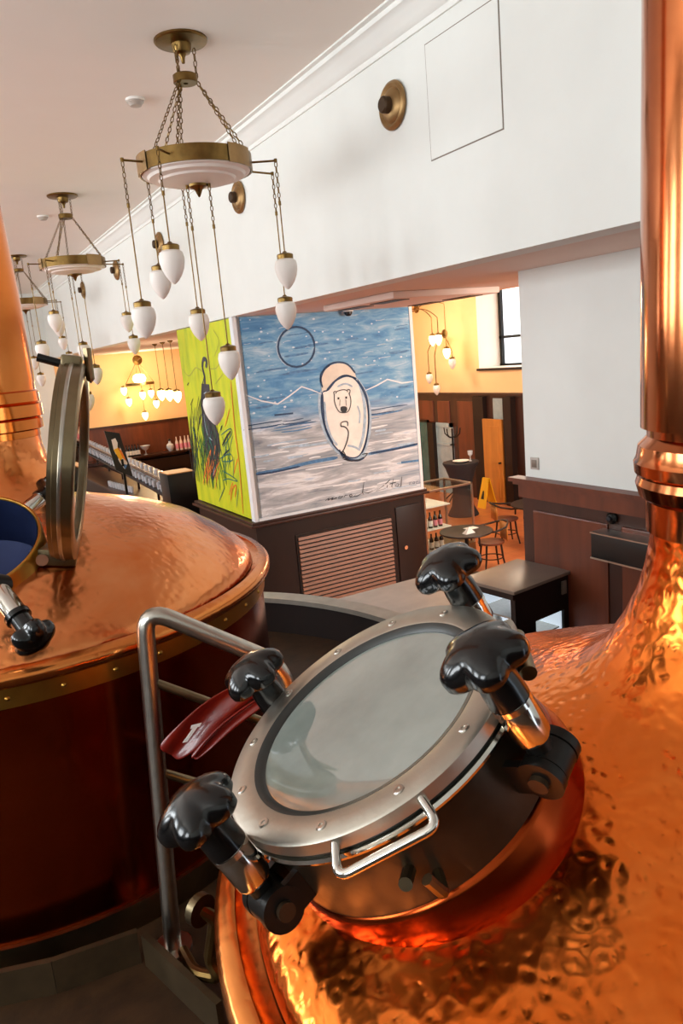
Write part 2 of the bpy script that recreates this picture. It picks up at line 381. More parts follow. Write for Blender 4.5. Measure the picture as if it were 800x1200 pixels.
struct('wall_far_side', MB().box((SBX, 1.8, 0), (12.2, 2.0, 5.6)), M['yellow_wall'], smooth=False)
wq = struct('window_1', MB().box((FX+.70, wy0, wz0), (FX+.73, wy1, wz1)), M['sky_glass'], smooth=False)
b = MB()
for y in (wy0, (wy0+wy1)/2-.05, wy1-.09): b.box((FX+.62, y, wz0), (FX+.70, y+.07, wz1))
for z in (wz0, wz0+.62, wz1-.07): b.box((FX+.62, wy0, z), (FX+.70, wy1, z+.06))
b.build('window_frame', M['blackiron'], wq, smooth=False)

def kx(name, px0, px1, z0, z1, m, parent, d0=.0, d1=.04, **kw):      # a panel on the far wall between two picture columns
    a, bb = onx(px0, 480, FX).y, onx(px1, 480, FX).y
    return MB().box((FX-d1, min(a, bb), z0), (FX-d0, max(a, bb), z1)).build(name, m, parent, smooth=False, **kw)
dw = struct('trim_3', MB().box((FX-.05, 2, 0), (FX, 16.6, FW)), M['wood_dark'], smooth=False)
MB().box((FX-.12, 2, FW), (FX, 16.6, FW+.05)).build('ledge', M['wood_dark'], dw, smooth=False)
kx('panel', 515, 529, 1.35, 2.28, M['wood_panel'], dw, .04, .075, bevel=.012)
kx('panel', 538, 557, .9, 2.28, M['wood_panel'], dw, .04, .075, bevel=.012)
kx('panel', 494, 510, 1.75, 2.28, M['wood_panel'], dw, .04, .075, bevel=.012)
kx('pilaster', 560, 572, 0, 2.4, M['wood_black'], dw, .04, .16)
kx('pilaster', 597, 606, 0, 2.4, M['wood_black'], dw, .04, .2)
kx('pilaster', 508, 513, 0, 1.75, M['wood_black'], dw, .04, .2)
kx('pane', 580, 591, 1.78, 2.36, M['dim_glass'], dw, .04, .06)
dd = thing('cabinet_door', (FX-.1, onx(585, 590, FX).y, 0), 'tall orange wooden door standing open beside the dark pillar', 'door')
ya, yb = onx(575, 540, FX).y, onx(597, 540, FX).y
dz = zat(FX-.15, (ya+yb)/2, 491)
MB().box((FX-.2, yb, .02), (FX-.14, ya, dz)).build('door_leaf', M['orange_wood'], dd, bevel=.006, smooth=False)
w_ = ya-yb
for z0, z1 in ((.15, dz-.15),): MB().box((FX-.215, yb+w_*.16, z0), (FX-.198, ya-w_*.16, z1)).build('door_panel', M['orange_wood'], dd, bevel=.008, smooth=False)
MB().cyl((FX-.26, yb+w_*.1, .95), (FX-.2, yb+w_*.1, .95), .02).build('handle', M['blackiron'], dd)
gd = thing('glazed_door', (FX-.1, onx(524, 560, FX).y, 0), 'pale glazed door in the dark panelling behind the coat stand', 'door')
ya, yb = onx(514, 540, FX).y, onx(535, 540, FX).y
fr = MB().box((FX-.1, yb, 0), (FX-.05, yb+.1, 1.75)).box((FX-.1, ya-.1, 0), (FX-.05, ya, 1.75)).box((FX-.1, yb, 1.65), (FX-.05, ya, 1.75)).box((FX-.1, yb, 0), (FX-.05, ya, .12)).box((FX-.1, yb, 1.2), (FX-.05, ya, 1.25))
fr.build('door_frame', M['dim_glass'], gd, smooth=False)
MB().box((FX-.08, yb+.1, .12), (FX-.07, ya-.1, 1.65)).build('pane', M['dim_glass'], gd, smooth=False)
td = thing('glazed_door', (FX-.1, onx(502, 560, FX).y, 0), 'narrow teal tinted glass door beside the painted block', 'door')
ya, yb = onx(496, 540, FX).y, onx(508, 540, FX).y
MB().box((FX-.1, yb, 0), (FX-.05, yb+.06, 1.8)).box((FX-.1, ya-.06, 0), (FX-.05, ya, 1.8)).box((FX-.1, yb, 1.74), (FX-.05, ya, 1.8)).build('door_frame', M['blackiron'], td, smooth=False)
MB().box((FX-.08, yb+.06, .02), (FX-.07, ya-.06, 1.74)).build('pane', M['teal_glass'], td, smooth=False)

# ================================================================ wall fittings
hb = thing('access_hatch', (D, 4.4, 4.9), 'white square access hatch flush in the upper wall', 'hatch')
q = [onx(505.5, 189, D), onx(590.5, 152, D), onx(587, 0, D), onx(499, 44, D)]
y0, y1, z0, z1 = q[1].y, q[0].y, (q[0].z+q[1].z)/2, (q[3].z+q[2].z)/2
MB().box((D-.006, y0+.008, z0+.008), (D, y1-.008, z1-.008)).build('hatch_panel', M['plaster'], hb, smooth=False)
MB().box((D-.0025, y0, z0), (D, y1, z1)).build('shadow_gap', M['fridge_top'], hb, smooth=False)
def rosette(y, z, label, group=None):
    t = thing('wall_vent', (D, y, z), label, 'wall vent', group)
    T = frame(Vector((D, y, z)), Vector((0, 1, 0)), Vector((0, 0, 1)), Vector((-1, 0, 0)))
    T = frame(Vector((D, y, z)), Vector((0, -1, 0)), Vector((0, 0, 1)), Vector((-1, 0, 0)))
    MB(T).lathe([(.0, .01), (.17, .01), (.175, .02), (.168, .035), (.15, .045), (.135, .036), (.125, .03), (.11, .045), (.07, .06), (.0, .064)], 40).build('cap', M['bronze'], t, ang=50)
    MB(T).lathe([(.0, .05), (.06, .05), (.06, .11), (.05, .12), (.0, .12)], 24).build('spout', M['bronze_dark'], t)
for i, px in enumerate([(462, 123), (281, 232), (188, 283), (137, 314), (98, 338)]):
    p = onx(*px, D)
    rosette(p.y, 5.465, 'round bronze vent cap on the white wall beside the access hatch' if i == 0 else 'round bronze vent cap on the white wall beyond the chandelier chains', None if i == 0 else 'vent caps behind the chandeliers')
for i, px in enumerate([(158, 116), (50, 253)]):
    p = onz(*px, CEI); t = thing('smoke_detector', (p.x, p.y, CEI), ['white round smoke detector on the ceiling next to the chandelier beside the hatch', 'white round smoke detector on the ceiling beside the middle chandelier'][i], 'smoke detector')
    MB().lathe([(0, CEI-.02), (.085, CEI-.02), (.085, CEI), (0, CEI)][::-1], 28, (p.x, p.y, 0)).build('base', M['white'], t)
    MB().lathe([(0, CEI-.065), (.05, CEI-.06), (.06, CEI-.045), (.075, CEI-.03), (.075, CEI-.018)], 28, (p.x, p.y, 0)).build('cover', M['counter'], t)
sw = thing('light_switch', onx(627, 543, PX), 'small beige light switch just above the dark wainscot ledge', 'switch')
p = onx(627, 543, PX)
MB().box((PX-.014, p.y-.05, p.z-.055), (PX, p.y+.05, p.z+.055)).build('plate', M['counter'], sw, bevel=.004)
MB().box((PX-.02, p.y-.03, p.z-.035), (PX-.012, p.y+.03, p.z+.035)).build('rocker', M['fridge_top'], sw, bevel=.003)
# ceiling air unit under the soffit
c1, c2, c3 = onz(392, 357, SOF), onz(548, 334, SOF), onz(440, 345, SOF)
ax0, ax1 = 4.35, 5.75; ay0, ay1 = onz(545, 337, SOF).y, onz(400, 357, SOF).y
ac = thing('air_unit', ((ax0+ax1)/2, (ay0+ay1)/2, SOF), 'flat ceiling air conditioning unit with dark slots under the soffit', 'air conditioner')
MB().box((ax0, ay0, SOF-.07), (ax1, ay1, SOF)).build('casing', M['soffit'], ac, bevel=.02)
for a, b_ in ((ay0+.15, (ay0+ay1)/2-.1), ((ay0+ay1)/2+.1, ay1-.15)):
    MB().box((ax0+.12, a, SOF-.078), (ax0+.3, b_, SOF-.066)).build('slot', M['bronze_dark'], ac, smooth=False)
    MB().box((ax1-.3, a, SOF-.078), (ax1-.12, b_, SOF-.066)).build('slot', M['bronze_dark'], ac, smooth=False)

# ================================================================ painted block
BX0, BX1, BY0, BY1, BZ = 3.62, 6.34, 9.07, 11.4, 1.56
struct('wall_pillar', MB().box((BX0+.05, BY0+.05, BZ+.005), (BX1-.02, BY1, SOF)), M['white'], smooth=False)
ca = thing('base_cabinet', ((BX0+BX1)/2, BY0, 0), 'dark wood cabinet with slatted grille under the polar bear painting', 'cabinet')
MB().box((BX0, BY0+.02, 0), (BX1, BY1, BZ-.07)).build('body', M['wood_black'], ca, smooth=False)
MB().box((BX0-.09, BY0-.07, BZ-.07), (BX1+.06, BY1+.05, BZ-.035)).box((BX0-.06, BY0-.04, BZ-.035), (BX1+.04, BY1+.03, BZ)).build('ledge', M['wood_dark'], ca, bevel=.008)
gx0, gx1, gz1 = ony(350, 640, BY0).x, ony(458, 615, BY0).x, 1.235
MB().box((gx0-.03, BY0+.005, .05), (gx1+.03, BY0+.022, gz1+.03)).build('grille_back', M['black'], ca, smooth=False)
proto = None
for i in range(19):
    z = gz1-.06*i-.03
    if proto is None:
        proto = MB().add([(gx0, BY0+.012, -.022), (gx1, BY0+.012, -.022), (gx1, BY0-.022, -.016), (gx0, BY0-.022, -.016), (gx0, BY0+.012, .02), (gx1, BY0+.012, .02), (gx1, BY0-.012, .02), (gx0, BY0-.012, .02)],
                         [(0, 3, 2, 1), (4, 5, 6, 7), (0, 1, 5, 4), (1, 2, 6, 5), (2, 3, 7, 6), (3, 0, 4, 7)]).build('slat', M['slat'], ca, smooth=False); o = proto
    else: o = proto.copy(); col.objects.link(o); o.parent = ca
    o.location = -Vector(ca.location)+Vector((0, 0, z))
MB().box((gx1+.1, BY0, .08), (BX1-.06, BY0+.022, 1.36)).build('door', M['wood_black'], ca, bevel=.01)
p = ony(474, 641, BY0)
MB().cyl((p.x, BY0+.0, p.z), (p.x, BY0-.045, p.z), .018, .03).build('knob', M['chrome'], ca)

def strokes(name, m, parent, lines, plane, off, wpx):
    """flat brush strokes: polylines given in picture columns/rows, laid on the painted face"""
    if len(lines) > 1 and not name.startswith(('signature', 'grass')):
        for l_ in lines: o = strokes(name, m, parent, [l_], plane, off, wpx)
        return o
    mb = MB()
    for ln in lines:
        wd = wpx
        if isinstance(ln, tuple) and isinstance(ln[0], (int, float)): wd, ln = ln
        P = []
        for i in range(len(ln)): P.append(ony(*ln[i], BY0) if plane == 'Y' else onx(*ln[i], BX0))
        nrm = Vector((0, -1, 0)) if plane == 'Y' else Vector((-1, 0, 0))
        P = [p+nrm*off for p in P]; sc = (P[0]-EYE).dot(fwd)/FPX*wd/2; m_ = len(P); vs = []
        for i in range(m_):
            d = (P[min(i+1, m_-1)]-P[max(i-1, 0)]).normalized(); s = d.cross(nrm)
            tp = 1 if m_ < 3 or 0 < i < m_-1 else .45
            vs += [P[i]+s*sc*tp, P[i]-s*sc*tp]
        mb.add(vs, [(2*i, 2*i+1, 2*i+3, 2*i+2) for i in range(m_-1)])
    return mb.build(name, M[m], parent, smooth=False)
def fill(name, m, parent, poly, plane, off):
    nrm = Vector((0, -1, 0)) if plane == 'Y' else Vector((-1, 0, 0))
    P = [(ony(*p, BY0) if plane == 'Y' else onx(*p, BX0))+nrm*off for p in poly]
    c = sum(P, Vector())/len(P); n = len(P)
    return MB().add([c]+P, [(0, i+1, (i+1) % n+1) for i in range(n)]).build(name, M[m], parent, smooth=False)
def smooth_line(pts, k=5, closed=False):
    P = [Vector((a, b, 0)) for a, b in pts]; out = []; n = len(P)
    for i in range(n if closed else n-1):
        p0, p1, p2, p3 = (P[(i-1) % n], P[i], P[(i+1) % n], P[(i+2) % n]) if closed else (P[max(i-1, 0)], P[i], P[i+1], P[min(i+2, n-1)])
        for j in range(k):
            t = j/k; q = .5*((2*p1)+(p2-p0)*t+(2*p0-5*p1+4*p2-p3)*t*t+(3*p1-p0-3*p2+p3)*t**3); out.append((q.x, q.y))
    out.append(out[0] if closed else (P[-1].x, P[-1].y)); return out
bp = thing('polar_bear_painting', ((BX0+BX1)/2, BY0, BZ), 'large blue and grey painting of a white polar bear in snow', 'painting')
MB().box((BX0+.1, BY0, BZ+.03), (BX1-.05, BY0+.03, SOF-.01)).build('canvas', M['bear_bg'], bp, smooth=False)
MB().box((BX0+.05, BY0-.012, BZ), (BX1, BY0+.03, BZ+.035)).box((BX1-.05, BY0-.012, BZ+.035), (BX1, BY0+.03, SOF)).build('edge_strip', M['paint_white'], bp, smooth=False)
mz = lambda x, y: (360+x/8.567, 410+y/8.571)
body = smooth_line([mz(*p) for p in [(150, 430), (140, 560), (160, 720), (215, 880), (300, 1000), (420, 1080), (520, 1060), (580, 930), (610, 740), (600, 560), (560, 420), (480, 300), (390, 255), (300, 290), (210, 400)]], 4, True)
hump = smooth_line([mz(*p) for p in [(155, 430), (135, 330), (150, 250), (210, 170), (300, 135), (400, 150), (470, 215), (480, 300), (390, 290), (270, 350), (200, 410)]], 4, True)
fill('bear_hump', 'paint_cream2', bp, hump[:-1], 'Y', .003); fill('bear_body', 'paint_cream', bp, body[:-1], 'Y', .0045)
strokes('shading', 'paint_pale', bp, [(4, smooth_line([mz(*p) for p in [(520, 330), (560, 480), (575, 650), (560, 850), (520, 1000)]])), (3, smooth_line([mz(*p) for p in [(170, 520), (185, 700), (235, 870), (300, 960)]])), (2.2, smooth_line([mz(*p) for p in [(300, 370), (380, 340), (450, 370)]])), (2, smooth_line([mz(*p) for p in [(500, 560), (525, 640), (520, 740)]])), (2.5, smooth_line([mz(*p) for p in [(400, 960), (470, 975), (530, 1010)]]))], 'Y', .006, 3)
strokes('outline', 'paint_navy', bp, [(1.6, body), (2.0, smooth_line([mz(*p) for p in [(150, 380), (135, 280), (190, 170), (290, 125), (400, 145), (480, 235)]])), (2.3, smooth_line([mz(*p) for p in [(190, 410), (280, 310), (390, 262), (490, 290)]])), (1.4, smooth_line([mz(*p) for p in [(130, 330), (140, 230), (230, 150)]])), (2.2, smooth_line([mz(*p) for p in [(150, 440), (158, 600), (180, 780), (260, 950)]])), (1.6, smooth_line([mz(*p) for p in [(500, 300), (590, 460), (615, 700), (590, 920), (545, 1040)]])),
        (2.6, smooth_line([mz(*p) for p in [(330, 1020), (400, 1090), (500, 1110), (570, 1080)]])), (1.6, smooth_line([mz(*p) for p in [(320, 1000), (345, 1060), (420, 1110)]]))], 'Y', .0075, 1.6)
strokes('face_lines', 'paint_black', bp, [(1.1, smooth_line([mz(*p) for p in [(280, 440), (300, 415), (360, 400), (400, 410)]])), (1.1, smooth_line([mz(*p) for p in [(285, 415), (262, 425), (268, 455), (270, 520), (295, 590), (330, 628), (400, 622), (430, 560), (432, 490), (412, 430)]])), (1.1, smooth_line([mz(*p) for p in [(400, 425), (400, 400), (425, 405), (420, 440)]])), (.6, [mz(325, 500), mz(322, 560)]), (.6, [mz(383, 500), mz(388, 560)]),
        (2.6, [mz(300, 486), mz(318, 488)]), (2.6, [mz(378, 480), mz(396, 478)]), (1.3, smooth_line([mz(*p) for p in [(335, 770), (335, 735), (365, 720), (400, 725), (402, 765)]])), (1.5, smooth_line([mz(*p) for p in [(330, 768), (375, 775), (408, 820), (400, 900), (370, 985), (345, 1030)]])), (1.1, smooth_line([mz(*p) for p in [(545, 1050), (600, 1040), (560, 1090)]])), (1.2, smooth_line([mz(*p) for p in [(350, 1010), (380, 1060), (350, 1090)]])), (1.4, smooth_line([mz(*p) for p in [(360, 1095), (440, 1115), (540, 1100)]]))], 'Y', .009, 1.2)
fill('nose', 'paint_black', bp, smooth_line([mz(*p) for p in [(332, 575), (362, 566), (392, 575), (394, 610), (362, 634), (334, 612)]], 3, True)[:-1], 'Y', .010)
def dashes(name, m, n, x0, x1, y0, y1, l0, l1, w0, w1, off):
    for _ in range(n):
        x, y, l = rnd.uniform(x0, x1), rnd.uniform(y0, y1), rnd.uniform(l0, l1); y -= (x-380)*.14; x2 = min(x+l, 476+(y-357)*.058)
        if x2-x > 3: strokes(name, m, bp, [(rnd.uniform(w0, w1), smooth_line([(x, y), ((x+x2)/2, y-(x2-x)*.08+rnd.uniform(-1, 1)), (x2, y-(x2-x)*.16)], 3))], 'Y', off+rnd.random()*.0004, 2)
dashes('brush_mark', 'paint_white', 22, 292, 470, 505, 580, 10, 45, .7, 2.2, .0016)
dashes('brush_mark', 'paint_pale', 18, 290, 470, 500, 585, 12, 50, .7, 2.4, .0012)
dashes('brush_mark', 'paint_blue', 12, 290, 470, 488, 500, 20, 60, .8, 2.2, .0014)
dashes('brush_mark', 'paint_pale', 30, 275, 478, 370, 470, 5, 16, .5, 1.2, .0014)
dashes('brush_mark', 'paint_blue', 24, 275, 475, 372, 478, 14, 50, .8, 2.4, .0010)
dashes('brush_mark', 'paint_navy', 7, 285, 470, 486, 498, 20, 50, .6, 1.4, .0018)
strokes('halo', 'paint_pale', bp, [(3.4, [(382+(x-382)*1.0+(x-403)*.09, y+(y-475)*.03) for x, y in body])], 'Y', .0022, 3)
mo = [(347+21.5*math.cos(t*.2618), 406.5+23.5*math.sin(t*.2618)) for t in range(25)]
strokes('moon_ring', 'paint_navy', bp, [(2.4, mo)], 'Y', .005, 2); strokes('moon_glow', 'paint_pale', bp, [(1.6, [(x-1.6, y+.4) for x, y in mo[7:18]])], 'Y', .004, 2)
mq = lambda x, y: (265+x/3.404, 360+y/3.404)
strokes('mountain_line', 'paint_white', bp, [(1.7, [mq(*p) for p in [(62, 344), (140, 374), (205, 386), (250, 355), (300, 317), (340, 330), (380, 346)]]), (1.7, [mq(*p) for p in [(555, 332), (600, 312), (642, 288), (700, 302), (756, 295)]])], 'Y', .004, 1.6)
mg = lambda x, y: (280+x/3.636, 470+y/3.636)
strokes('snow_shadow', 'paint_blue', bp, [(4.2, smooth_line([mg(*p) for p in [(72, 310), (180, 292), (300, 262), (420, 240)]])), (3.2, smooth_line([mg(*p) for p in [(550, 225), (640, 208), (765, 182)]])), (2.5, [mg(690, 262), mg(770, 252)])], 'Y', .003, 3)
strokes('snow_shadow', 'paint_navy', bp, [(2.2, smooth_line([mg(*p) for p in [(72, 314), (150, 302), (260, 278)]])), (2.2, smooth_line([mg(*p) for p in [(560, 222), (660, 206), (765, 180)]])), (2, [mg(150, 60), mg(230, 52)])], 'Y', .0042, 2)
sg = lambda x, y: (370+x/6.154, 555+y/6.154)
sig = [[(65, 196), (95, 175), (85, 192), (125, 172), (110, 190), (150, 172), (140, 185)], [(185, 160), (165, 165), (160, 178), (180, 175), (192, 160), (190, 172)], [(200, 172), (210, 155), (228, 155)], [(240, 165), (262, 158), (255, 148), (240, 155), (245, 170), (275, 165)], [(285, 150), (270, 165), (300, 160), (330, 140)], [(345, 60), (335, 140), (345, 150)], [(372, 118), (340, 135), (375, 140), (412, 122)],
       [(440, 92), (490, 85), (432, 125), (500, 108)], [(515, 82), (510, 102)], [(500, 75), (532, 45)], [(558, 35), (545, 95), (555, 100)], [(530, 75), (575, 62)], [(580, 72), (570, 90), (590, 92), (598, 75), (582, 72)], [(618, 22), (612, 90), (600, 95)]]
strokes('signature', 'paint_black', bp, [[sg(*p) for p in l] for l in sig], 'Y', .006, .95)
yr = [[(668, 65), (685, 58), (670, 78), (690, 76)], [(700, 60), (696, 74), (708, 72), (712, 60), (700, 60)], [(718, 58), (732, 52), (720, 72), (738, 70)], [(744, 55), (740, 68), (752, 66), (754, 54), (744, 55)]]
strokes('signature_year', 'paint_navy', bp, [[sg(*p) for p in l] for l in yr], 'Y', .006, .8)
# yellow-green painting on the side
gp = thing('crane_painting', (BX0, (BY0+BY1)/2, BZ), 'yellow green painting of a dark long-necked bird among grass', 'painting')
MB().box((BX0-.0, BY0+.1, BZ+.02), (BX0+.03, BY1-.02, SOF-.01)).build('canvas', M['green_bg'], gp, smooth=False)
MB().box((BX0-.012, BY0-.012, BZ), (BX0+.04, BY0+.04, SOF)).box((BX0-.006, BY0+.05, BZ), (BX0+.03, BY0+.11, SOF)).build('edge_strip', M['paint_white'], gp, smooth=False)
gz = lambda x, y: (205+x/5.105, 375+y/5.105)
S = lambda l: smooth_line([gz(*p) for p in l], 4)
fill('bird_body', 'paint_grey', gp, [gz(*p) for p in [(160, 380), (205, 385), (215, 470), (225, 600), (262, 680), (275, 780), (250, 900), (225, 980), (205, 900), (190, 780), (165, 640), (155, 480)]], 'X', .003)
strokes('bird_neck', 'paint_grey', gp, [(5.5, S([(185, 285), (190, 245), (172, 235), (165, 280), (178, 340), (180, 400)]))], 'X', .0045, 4)
strokes('bird_shading', 'paint_black', gp, [(1.6, S([(165, 270), (175, 340), (165, 400), (165, 520), (185, 680), (215, 850), (225, 960)])), (1.8, S([(200, 400), (210, 480), (235, 600), (262, 720), (245, 880)])), (3, S([(190, 560), (215, 640), (235, 700)])), (3.4, S([(195, 720), (225, 780), (215, 850)])), (2.4, S([(240, 700), (255, 760), (235, 830)])), (1.4, S([(165, 430), (200, 440), (170, 470), (205, 480)]))], 'X', .006, 1.5)
strokes('bird_highlight', 'paint_pale', gp, [(1.1, S([(175, 440), (190, 430)])), (1.2, S([(175, 560), (185, 640), (200, 690)])), (1.1, S([(205, 700), (225, 720)])), (1.0, S([(230, 930), (240, 880)]))], 'X', .0072, 1)
def blades(name, m, n, x0, x1, yb, ht, wd, lean):
    L = []
    for _ in range(n):
        x = rnd.uniform(x0, x1); y = yb+rnd.uniform(-130, 40); h = ht*rnd.uniform(.5, 1.1); l = lean*rnd.uniform(.3, 1.5)+rnd.uniform(-15, 15)
        y = min(y, 960+ (x-130)*.62)
        L.append((wd*rnd.uniform(.6, 1.4), S([(x, y), (x+l*.4, y-h*.5), (x+l, y-h)])))
    return tag(strokes(name, m, gp, L, 'X', .0035+.0002*rnd.random(), wd), kind='stuff')
blades('grass_stroke', 'paint_green', 34, 120, 350, 980, 260, 1.7, -25)
blades('grass_stroke', 'paint_black', 46, 110, 270, 960, 330, 1.1, -30)
blades('grass_stroke', 'paint_teal', 14, 110, 330, 900, 200, 1.2, 20)
blades('grass_stroke', 'paint_orange', 16, 150, 380, 1010, 150, 1.5, 25)
blades('grass_stroke', 'paint_black', 10, 95, 150, 720, 180, 1.0, 15)
for st_ in [(1.2, S([(275, 690), (330, 650), (340, 680), (290, 760)])), (1.3, S([(270, 830), (330, 800), (345, 840), (280, 840), (330, 770)])), (1.2, S([(285, 900), (350, 940), (375, 965), (320, 950), (290, 960)])), (1.2, S([(355, 820), (350, 950)])), (1.2, S([(265, 1085), (300, 1000)])), (1.2, S([(370, 1120), (380, 1010)])), (1.4, S([(105, 640), (130, 700)])), (2.2, S([(205, 700), (225, 760), (240, 830)]))]: strokes('leaf_outline', 'paint_teal', gp, [st_], 'X', .0075, 1.2)
strokes('leaf_fill', 'paint_black', gp, [(2.4, S([(285, 750), (310, 700), (335, 665)])), (1.8, S([(290, 810), (325, 775)])), (1.6, S([(275, 660), (285, 630)])), (1.4, S([(75, 390), (85, 375)])), (1.2, S([(95, 510), (110, 470)]))], 'X', .008, 2)
strokes('leaf_fill', 'paint_orange', gp, [(2.0, S([(335, 1080), (345, 1010), (368, 990), (360, 1060)])), (1.5, S([(300, 640), (330, 530)])), (2.0, S([(335, 360), (360, 650), (385, 850), (410, 1160)]))], 'X', .0078, 2)
strokes('wave_line', 'paint_olive', gp, [(1.0, S([(45, 290), (85, 335), (125, 285), (165, 310)])), (1.0, S([(230, 60), (265, 130), (235, 220)])), (1.0, S([(200, 290), (245, 290), (265, 260)])), (1.0, S([(240, 385), (290, 320)]))], 'X', .004, 1)
dc = thing('dome_camera', (BX0+1.8, BY0-.1, SOF), 'small dark dome camera at the top edge of the bear painting', 'camera')
p = onz(425, 364, SOF-.05); MB().lathe([(0, SOF), (.07, SOF), (.07, SOF-.03), (0, SOF-.03)], 20, (p.x, BY0-.09, 0)).build('mount', M['white'], dc)
MB().lathe([(0.0, SOF-.09), (.03, SOF-.085), (.052, SOF-.06), (.055, SOF-.028)], 20, (p.x, BY0-.09, 0)).build('dome', M['black'], dc)

# ================================================================ chandeliers
LINK_V = LINK_F = None
def chain(mb, p0, p1, L=.05, wr=.0042, hw=.011):
    p0, p1 = Vector(p0), Vector(p1); d = p1-p0; n = max(2, round(d.length/(L*.78))); d.normalize(); a = d.orthogonal().normalized(); b = d.cross(a)
    st = (p1-p0).length/n
    for i in range(n):
        c = p0+d*st*(i+.5); u, v = (a, b) if i % 2 else (b, a); hl = st*.62-hw*.3
        pts = [c+d*(hl-hw)+u*hw, c+d*hl+u*hw*.35, c+d*hl-u*hw*.35, c+d*(hl-hw)-u*hw, c-d*(hl-hw)-u*hw, c-d*hl-u*hw*.35, c-d*hl+u*hw*.35, c-d*(hl-hw)+u*hw]
        mb.tube(pts, wr, 4, True)
def globe(par, x, y, zt, m, w=.092, h=.25, local=True):
    """acorn globe with brass cap; zt is the top of the cap"""
    g = MB().lathe([(w*.62, 0), (w*.9, -.02), (w, -.06), (w*.98, -.09), (w*.86, -.135), (w*.64, -.18), (w*.36, -.215), (w*.12, -.235), (0, -.24)], 24, (x, y, zt-.045)).build('globe', m, par, local=local)
    c = MB().lathe([(0, .012), (.012, .01), (.02, 0), (w*.66, -.012), (w*.72, -.02), (w*.7, -.055), (w*.6, -.058)], 24, (x, y, zt)).build('cap', M['brass'], par, local=local)
    return g
def chandelier(label, group):
    t = thing('chandelier', (0, 0, 0), label, 'chandelier', group); L = dict(local=True)
    CX, CY = 2.21, 5.93; z0 = CEI
    MB().lathe([(0, 0), (.2, 0), (.2, -.012), (.19, -.022), (.12, -.028), (.075, -.032), (.07, -.07), (.06, -.09), (.03, -.1), (.018, -.12), (.012, -.16), (0, -.165)], 40).build('canopy', M['brass'], t, **L)
    hz = 5.775-z0; zt = 5.215-z0; zb = 5.10-z0
    MB().lathe([(.085, hz+.03), (.092, hz+.025), (.092, hz-.025), (.085, hz-.03), (.02, hz-.03), (.02, hz+.03)], 28, closed=True).build('hub', M['brass'], t, **L)
    for a in (-20, 100, 220):
        a = R(a); mb = MB(); chain(mb, (.09*math.cos(a), .09*math.sin(a), -.06), (.085*math.cos(a), .085*math.sin(a), hz)); mb.build('chain', M['brass'], t, **L)
        for da in (-14, 14):
            b = a+R(da); mb = MB(); chain(mb, (.085*math.cos(a), .085*math.sin(a), hz-.02), (.42*math.cos(b), .42*math.sin(b), zt-.01)); mb.build('chain', M['brass'], t, **L)
    MB().lathe([(.425, zt), (.437, zt), (.437, zb), (.425, zb)], 48, closed=True).build('band', M['brass'], t, **L)
    for a in (-60, 60, 180):
        MB().lathe([(.436, zt+.012), (.444, zt+.012), (.444, zb-.008), (.436, zb-.008)], 10, a0=R(a-16), a1=R(a+16), closed=True).build('band_plate', M['bronze'], t, **L)
    MB().lathe([(.425, zb+.02), (.415, zb-.004), (.38, zb-.012), (.365, zb-.03), (.30, zb-.038), (.285, zb-.052), (.18, zb-.066), (.08, zb-.075), (0, zb-.078), (0, zb-.06), (.4, zb+.03)], 48).build('glass_dish', M['globe'], t, **L)
    MB().lathe([(0, zb-.07), (.075, zb-.075), (.07, zb-.092), (.045, zb-.105), (.03, zb-.115), (.02, zb-.14), (.008, zb-.165), (0, zb-.17)], 20).build('finial', M['brass'], t, **L)
    # six arms in three pairs, two short arms at the finial; each carries a hanging globe
    spec = [(-171, .60, 352), (-135, .60, 285), (112, .60, 310), (82, .62, 361), (-24, .62, 296), (11, .73, 347)]
    for a, r, py in spec:
        a = R(a); x, y = r*math.cos(a), r*math.sin(a); za = (zt+zb)/2
        zg = zat(CX+x, CY+y, py)-z0
        MB().cyl((.43*math.cos(a), .43*math.sin(a), za), (x, y, za), .008).cyl((x, y, za-.012), (x, y, za+.014), .013).build('arm', M['brass'], t, **L)
        pend(t, x, y, za-.01, zg)
    va = Vector((.88, -.48, 0))
    for s, py in ((-1, 458), (1, 404)):
        x, y = va.x*.085*s, va.y*.085*s; zg = zat(CX+x, CY+y, py)-z0
        MB().cyl((0, 0, zb-.09), (x, y, zb-.085), .006).cyl((x, y, zb-.1), (x, y, zb-.07), .013).build('arm', M['brass'], t, **L)
        pend(t, x, y, zb-.09, zg)
    t.location = (CX, CY, CEI); return t
def pend(t, x, y, z0, zg):
    ln = z0-zg; zc = z0-min(.30, ln*.45); mb = MB(); chain(mb, (x, y, z0), (x, y, zc), .05, .004, .01)
    mb.cyl((x, y, zc+.012), (x, y, zc-.02), .011)
    p = mb.cyl((x, y, zc), (x, y, zg), .0055, n=8).build('pendant', M['brass'], t, local=True)
    globe(p, x, y, zg, M['globe'])
CH = 'unlit brass chandeliers in the row along the white wall'
ch1 = chandelier('unlit brass dish chandelier with eight hanging globes beside the wall hatch', CH)
for (px, py), lb in (((72, 229), 'unlit brass dish chandelier hung in the middle of the row of three'), ((18, 300), 'unlit brass dish chandelier at the far end of the row of three')):
    c = copy_tree(ch1); p = onz(px, py, CEI); c.location = (2.21, p.y, CEI); c['label'] = lb
